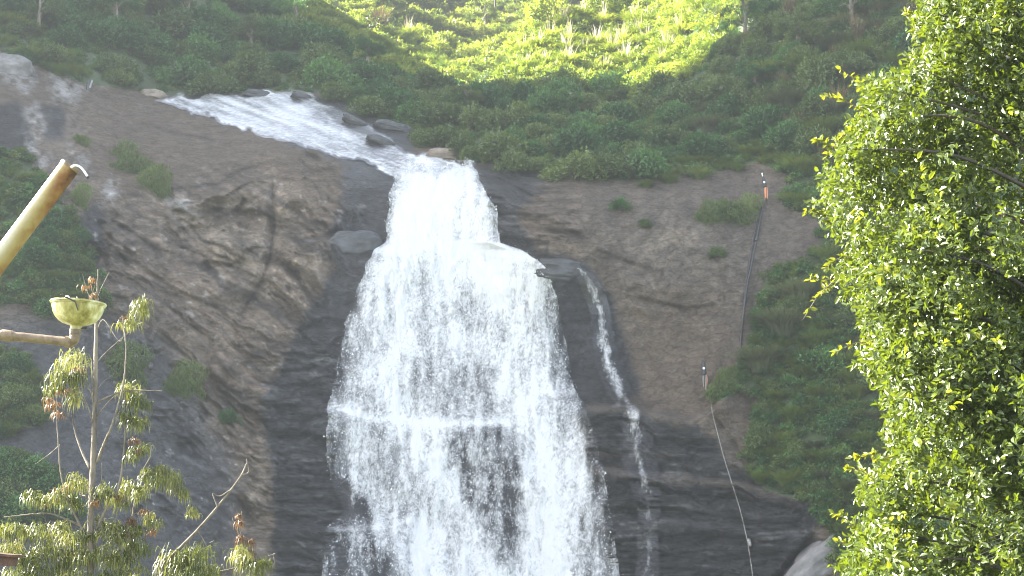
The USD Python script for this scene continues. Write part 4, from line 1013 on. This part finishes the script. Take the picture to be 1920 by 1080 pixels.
for pts, rad in BR:
    dy = DY + r.normal(0, .12)
    c = curve([at(a, b, DY + (dy - DY) * min(1, i / 2)) for i, (a, b) in enumerate(pts)], 6)
    obj('branch', tube(c, np.linspace(rad * .8, rad * .3, len(c)), 6), L_bark, droop, smooth=True)


def needle_tuft(r, c, R, n, L0):
    """Needles that leave a twig end outwards and hang down."""
    d = rand_dirs(n, r)
    d[:, 2] = np.abs(d[:, 2]) * .6
    base = c + d * R * r.uniform(0, 1, (n, 1)) + r.normal(0, .35, (n, 3)) * R
    L = L0 * r.uniform(.35, 1.1, (n, 1))
    p1 = base + d * L * .30
    p2 = p1 + (d * .28 + [0, 0, -.55]) * L * .55
    p3 = p2 + (d * .05 + [0, 0, -1.0]) * L * .45
    sd = unit(np.cross(d, [0, 0, 1.0]) + rand_dirs(n, r) * .5) * (.0030 + .0025 * r.uniform(0, 1, (n, 1)))
    v = np.stack([base - sd, base + sd, p1 - sd, p1 + sd, p2 - sd, p2 + sd, p3], 1)
    f = np.arange(n)[:, None, None] * 7 + np.array([[0, 1, 3], [0, 3, 2], [2, 3, 5], [2, 5, 4], [4, 5, 6]])[None]
    return v.reshape(-1, 3), f.reshape(-1, 3)


TUFTS = [(258, 590, 24), (245, 612, 18), (130, 690, 30), (118, 722, 26), (148, 715, 24), (100, 735, 16), (140, 755, 20), (242, 745, 22), (258, 765, 22), (238, 790, 18), (252, 800, 22), (262, 855, 18), (246, 862, 16), (292, 905, 22), (312, 895, 20), (325, 915, 18), (275, 895, 16), (340, 930, 16), (362, 965, 12),
         (60, 945, 22), (92, 945, 20), (120, 935, 24), (150, 915, 20), (140, 950, 20), (195, 935, 22), (215, 950, 20), (245, 930, 24), (262, 935, 18), (285, 985, 18), (255, 1005, 20), (248, 1030, 16), (270, 1040, 18), (15, 1005, 26), (38, 1000, 22), (72, 1010, 24), (110, 1000, 22), (130, 1020, 24), (155, 1015, 22), (195, 1000, 24), (215, 1020, 26),
         (20, 1040, 26), (50, 1060, 28), (90, 1045, 26), (120, 1060, 28), (150, 1055, 26), (180, 1050, 26), (205, 1055, 24), (235, 1060, 24), (30, 1090, 30), (80, 1095, 30), (140, 1095, 30), (190, 1095, 30), (240, 1095, 26)]
DRY = [(95, 770, 16), (107, 785, 16), (88, 755, 12), (105, 765, 14), (120, 740, 14), (165, 545, 12), (178, 560, 12), (172, 530, 10), (105, 930, 18), (130, 920, 16), (180, 950, 14), (225, 940, 16), (245, 985, 16), (238, 1010, 12), (288, 1005, 14), (270, 965, 12), (250, 835, 14), (258, 850, 10), (75, 950, 12), (232, 600, 8), (150, 700, 14)]
for a, b, s_ in TUFTS:
    m = int(60 + 1.6 * s_)
    sub = [needle_tuft(r, at(a + r.normal(0, s_ * .35), b - s_ * .5 + r.normal(0, s_ * .3), DY + r.normal(0, .12)), s_ / 197 * .45, m // 3, s_ / 197 * 1.55) for _ in range(5)]
    tag(obj('needle_tuft', join(sub), L_needle, droop), kind='stuff')
for a, b, s_ in DRY:
    sub = [needle_tuft(r, at(a + r.normal(0, s_ * .3), b - s_ * .5, DY + r.normal(0, .1)), s_ / 197 * .4, 14, s_ / 197 * 1.4) for _ in range(3)]
    tag(obj('dry_tuft', join(sub), L_dry_needle, droop), 'withered orange-brown tuft', kind='stuff')


def bare_branch(name, label, pts, rad, twigs, tufts, dry, y):
    t = thing(name, label, 'tree')
    g0 = at(pts[0][0], pts[0][1] + 60, y)
    g0[2] = ground_z(np.array([g0[0]]), np.array([y]))[0] - .2
    c = curve(np.vstack([g0, [at(a, b, y) for a, b in pts]]), 8)
    obj('trunk', tube(c, np.linspace(rad * 1.2, rad * .3, len(c)), 7), L_bark, t, smooth=True)
    for w in twigs:
        cc = curve([at(a, b, y) for a, b in w], 5)
        obj('twig', tube(cc, np.linspace(rad * .4, rad * .15, len(cc)), 5), L_bark, t, smooth=True)
    for a, b, s_ in tufts:
        tag(obj('needle_tuft', join([needle_tuft(r, at(a + r.normal(0, s_ * .4), b - s_ * .4 + r.normal(0, s_ * .3), y + r.normal(0, .1)), s_ / 197 * .7, 40, s_ / 197 * 1.8) for _ in range(4)]), L_needle, t), kind='stuff')
    for a, b, s_ in dry:
        tag(obj('dry_tuft', join([needle_tuft(r, at(a + r.normal(0, s_ * .2), b - s_ * .4, y), s_ / 197 * .3, 16, s_ / 197 * 2) for _ in range(3)]), L_dry_needle, t), 'withered brown tuft', kind='stuff')


bare_branch('sapling', 'bare leaning sapling reaching up to the right from the bottom edge', [(300, 1120), (315, 1055), (345, 1020), (372, 992), (408, 950), (448, 898), (463, 868)], .020,
            [[(408, 950), (400, 930), (398, 925)], [(430, 920), (412, 930), (400, 925)], [(370, 995), (380, 1010), (388, 1025)], [(355, 1010), (354, 1030)], [(452, 890), (466, 885), (462, 860)]], [(340, 1060, 26), (365, 1050, 24), (355, 1075, 26), (315, 1080, 24), (330, 1095, 26), (380, 1085, 22)], [], 15.3)
bare_branch('sapling', 'low sapling with a withered brown spray beside the foot of the falls', [(330, 1130), (385, 1080), (430, 1068), (460, 1058), (516, 1038)], .013,
            [[(452, 1060), (455, 1020), (450, 990), (454, 958)], [(512, 1040), (516, 1060)], [(454, 1010), (440, 985), (436, 970)]], [(465, 1050, 20), (490, 1065, 14), (472, 1072, 20)], [(455, 1015, 14), (468, 1020, 12), (450, 985, 12), (470, 1040, 12), (446, 970, 8)], 15.6)

# ------------------------------------------------------------------ tilted pole, bowl on its bent pipe, beam end
PY = 5.0
pole = thing('tilted_pole', 'tilted rusty pale metal pole with a wire hook at its tip', 'pole')
e1 = at(131, 312, PY)
d = at(0, 486, PY) - e1
e0 = e1 + d * 8.5
ax = unit(e1 - e0)
pts = e0 + (e1 - e0) * np.linspace(0, 1, 400)[:, None]
tv, tf = tube(pts, .0325, 28)
body = obj('pole_tube', (tv, tf), L_pole, pole, smooth=40)
below = (tv - np.vstack([np.repeat(pts, 28, 0), pts[:1], pts[-1:]])) @ np.array([.62, -.2, -.75]) / .0325
primvar(body, 'rust', 0.08 + 0.20 * below + 0.10 * np.exp(-np.linalg.norm(tv - e1, axis=1) / .12))
obj('end_plate', tube([e1 + ax * -.006, e1 + ax * .003, e1 + ax * .006], [.0335, .0345, .0328], 28), L_brown_metal, pole, smooth=40)
hk = [at(a, b, PY - .05) for a, b in [(133, 314), (141, 310), (150, 313), (157, 320), (164, 331)]]
hook = obj('hook', tube(curve(hk, 6), .0036, 8), L_white_paint, pole, smooth=True)
obj('hook_tip', tube([hk[-1], hk[-1] + unit(hk[-1] - hk[-2]) * .006], .0042, 8), L_hose, hook)

BY = 6.0
px = BY / FOCAL / math.cos(0.17)
bc = at(147, 568, BY)
bowl = thing('bowl_fitting', 'yellowed stained bowl on a bent metal pipe arm at left', 'bowl', bc)
prof = [(51, 1.5), (50.5, -4), (48, -6), (47.5, -10), (45.5, -18), (41, -27), (34, -34.5), (26, -39), (18, -41.5), (12, -43), (10.5, -45), (10.5, -50), (9, -50), (9, -44), (17, -39.5), (25, -37), (32.5, -32.5), (39, -26), (43.5, -18), (45.7, -10), (47, -4), (48.5, 0.5), (49, 1.5), (51, 1.5)]
m = trimesh.creation.revolve(np.array(prof)[::-1] * px, sections=64)
tilt = trimesh.transformations.rotation_matrix(math.radians(3.0), [0, 1, 0])[:3, :3]
obj('bowl_shell', (m.vertices @ tilt.T, m.faces), L_bowl, bowl, smooth=35)
rim = trimesh.creation.torus(50.6 * px, 1.7 * px, major_sections=64, minor_sections=10)
obj('rim', (rim.vertices @ tilt.T + [0, 0, -1.2 * px], rim.faces), L_bowl, bowl, smooth=True)
fill = trimesh.creation.revolve(np.array([(0, -14), (20, -13), (44, -15.0), (20, -16), (0, -16)]) * px, sections=40)


def bp(a, b, dy=0.0):
    return at(a, b, BY + dy) - bc


obj('neck', tube([bp(142, 612), bp(141, 622)], [.0212, .0212], 24), L_bowl, bowl, smooth=40)
obj('collar', tube([bp(141, 618), bp(140.8, 627)], .0226, 24), L_brown_metal, bowl, smooth=40)
el = [bp(140.8, 620), bp(140.5, 630), bp(138, 637), bp(131, 641), bp(122, 641.5)]
obj('elbow', tube(curve(el, 6), .0205, 20), L_brown_metal, bowl, smooth=40)
obj('elbow_socket', tube([bp(134, 641.5), bp(123, 640.5)], .0225, 24), L_brown_metal, bowl, smooth=40)
obj('pipe_arm', tube([bp(128, 641), bp(60, 634), bp(20, 630), bp(-60, 623), bp(-500, 585)], .0175, 20), L_brown_metal, bowl, smooth=40)
sp = bp(-500, 585)
obj('standpipe', tube([sp + [0, 0, .25], sp, sp + [0, 0, -(sp + bc)[2] + float(ground_z(np.array([(sp + bc)[0]]), np.array([(sp + bc)[1]]))[0]) - .2]], .024, 16), L_brown_metal, bowl, smooth=40)
obj('coupling', tube([bp(26, 631), bp(22, 630.5), bp(4, 628), bp(0, 627.8)], [.0178, .0222, .0222, .0178], 24), L_brown_metal, bowl, smooth=40)
obj('drain_stub', tube([bp(150, 616), bp(163, 615)], .0030, 8), L_hose, bowl, smooth=40)


def small(name, label, cat, pts, rad, mat, y):
    o = obj(name, tube(curve([at(a, b, y) for a, b in pts], 6), rad, 7), mat, smooth=True)
    tag(o, label, cat)


small('twig', 'black bent twig hanging over the rim of the yellowed bowl', 'twig', [(113, 553), (124, 557), (134, 562), (141, 566), (144, 575), (146.5, 582)], .0026, L_hose, BY - .108)
small('twig', 'pale curved twig lying across the bowl above the black twig', 'twig', [(118, 564), (126, 555), (132, 561), (139, 561), (142, 566)], .0032, L_white_paint, BY - .09)
small('twig', 'thin dark twig sticking up from the left of the bowl', 'twig', [(127, 566), (119, 556), (113, 546)], .0012, L_dark_bark, BY - .03)
small('dead_leaf_stalk', 'short pale stalk end upright in the middle of the bowl', 'stalk', [(144, 572), (144, 562), (144.5, 556.5)], [.0032] * 13, L_rope, BY - .03)
lf = leaves(np.array([at(148, 566, BY), at(150, 563, BY - .02), at(115, 564, BY - .04), at(120, 565, BY)]), np.array([[1, 0, .15], [1, .3, .1], [1, .2, .2], [1, -.2, .1]], float), np.array([[0, -.5, 1.]] * 4), np.array([.035, .03, .03, .03]), np.array([.02, .02, .02, .018]), .3, True)
for k, (lb, mt) in enumerate([('brown curled dead leaf in the right of the bowl', L_dry_needle), ('upper brown dead leaf overlapping another in the bowl', L_dry_needle), ('whitish dead leaf at the left of the bowl', L_plume), ('pale dead leaf behind the curved twig in the bowl', L_plume)]):
    tag(obj('dead_leaf', (lf[0][k * 6:k * 6 + 6], np.array([[0, 2, 1], [0, 3, 2], [0, 4, 3], [0, 5, 4]])), mt), lb, 'leaf')

beam = thing('wooden_beam', 'dark reddish beam end poking in at the bottom left corner', 'beam', at(24, 1053, 4.0))
bm = trimesh.creation.box([.50, .08, .0225])
bm.apply_translation([-.25, 0, 0])
bm.apply_transform(trimesh.transformations.rotation_matrix(math.radians(6), [0, 1, 0]))
obj('beam_body', bm, L_beam, beam)
bt = trimesh.creation.box([.50, .10, .006])
bt.apply_translation([-.24, 0, .0145])
bt.apply_transform(trimesh.transformations.rotation_matrix(math.radians(6), [0, 1, 0]))
obj('beam_capping', bt, L_beam, beam)

# ------------------------------------------------------------------ air
if HAZE_DENSITY > 0:
    L_haze = usdkit.material(stage, '/World/Looks/haze_look', {'v': ('principled_volume', {'color': (0.84, 0.92, 1.0), 'density': HAZE_DENSITY, 'anisotropy': 0.35})}, [], volume='v.volume')
    hz = trimesh.creation.box(bounds=[[-1600, -1600, -3], [1600, 1700, 200]])
    tag(obj('haze', hz, L_haze), 'thin sunlit morning haze filling the valley', 'haze', kind='stuff')
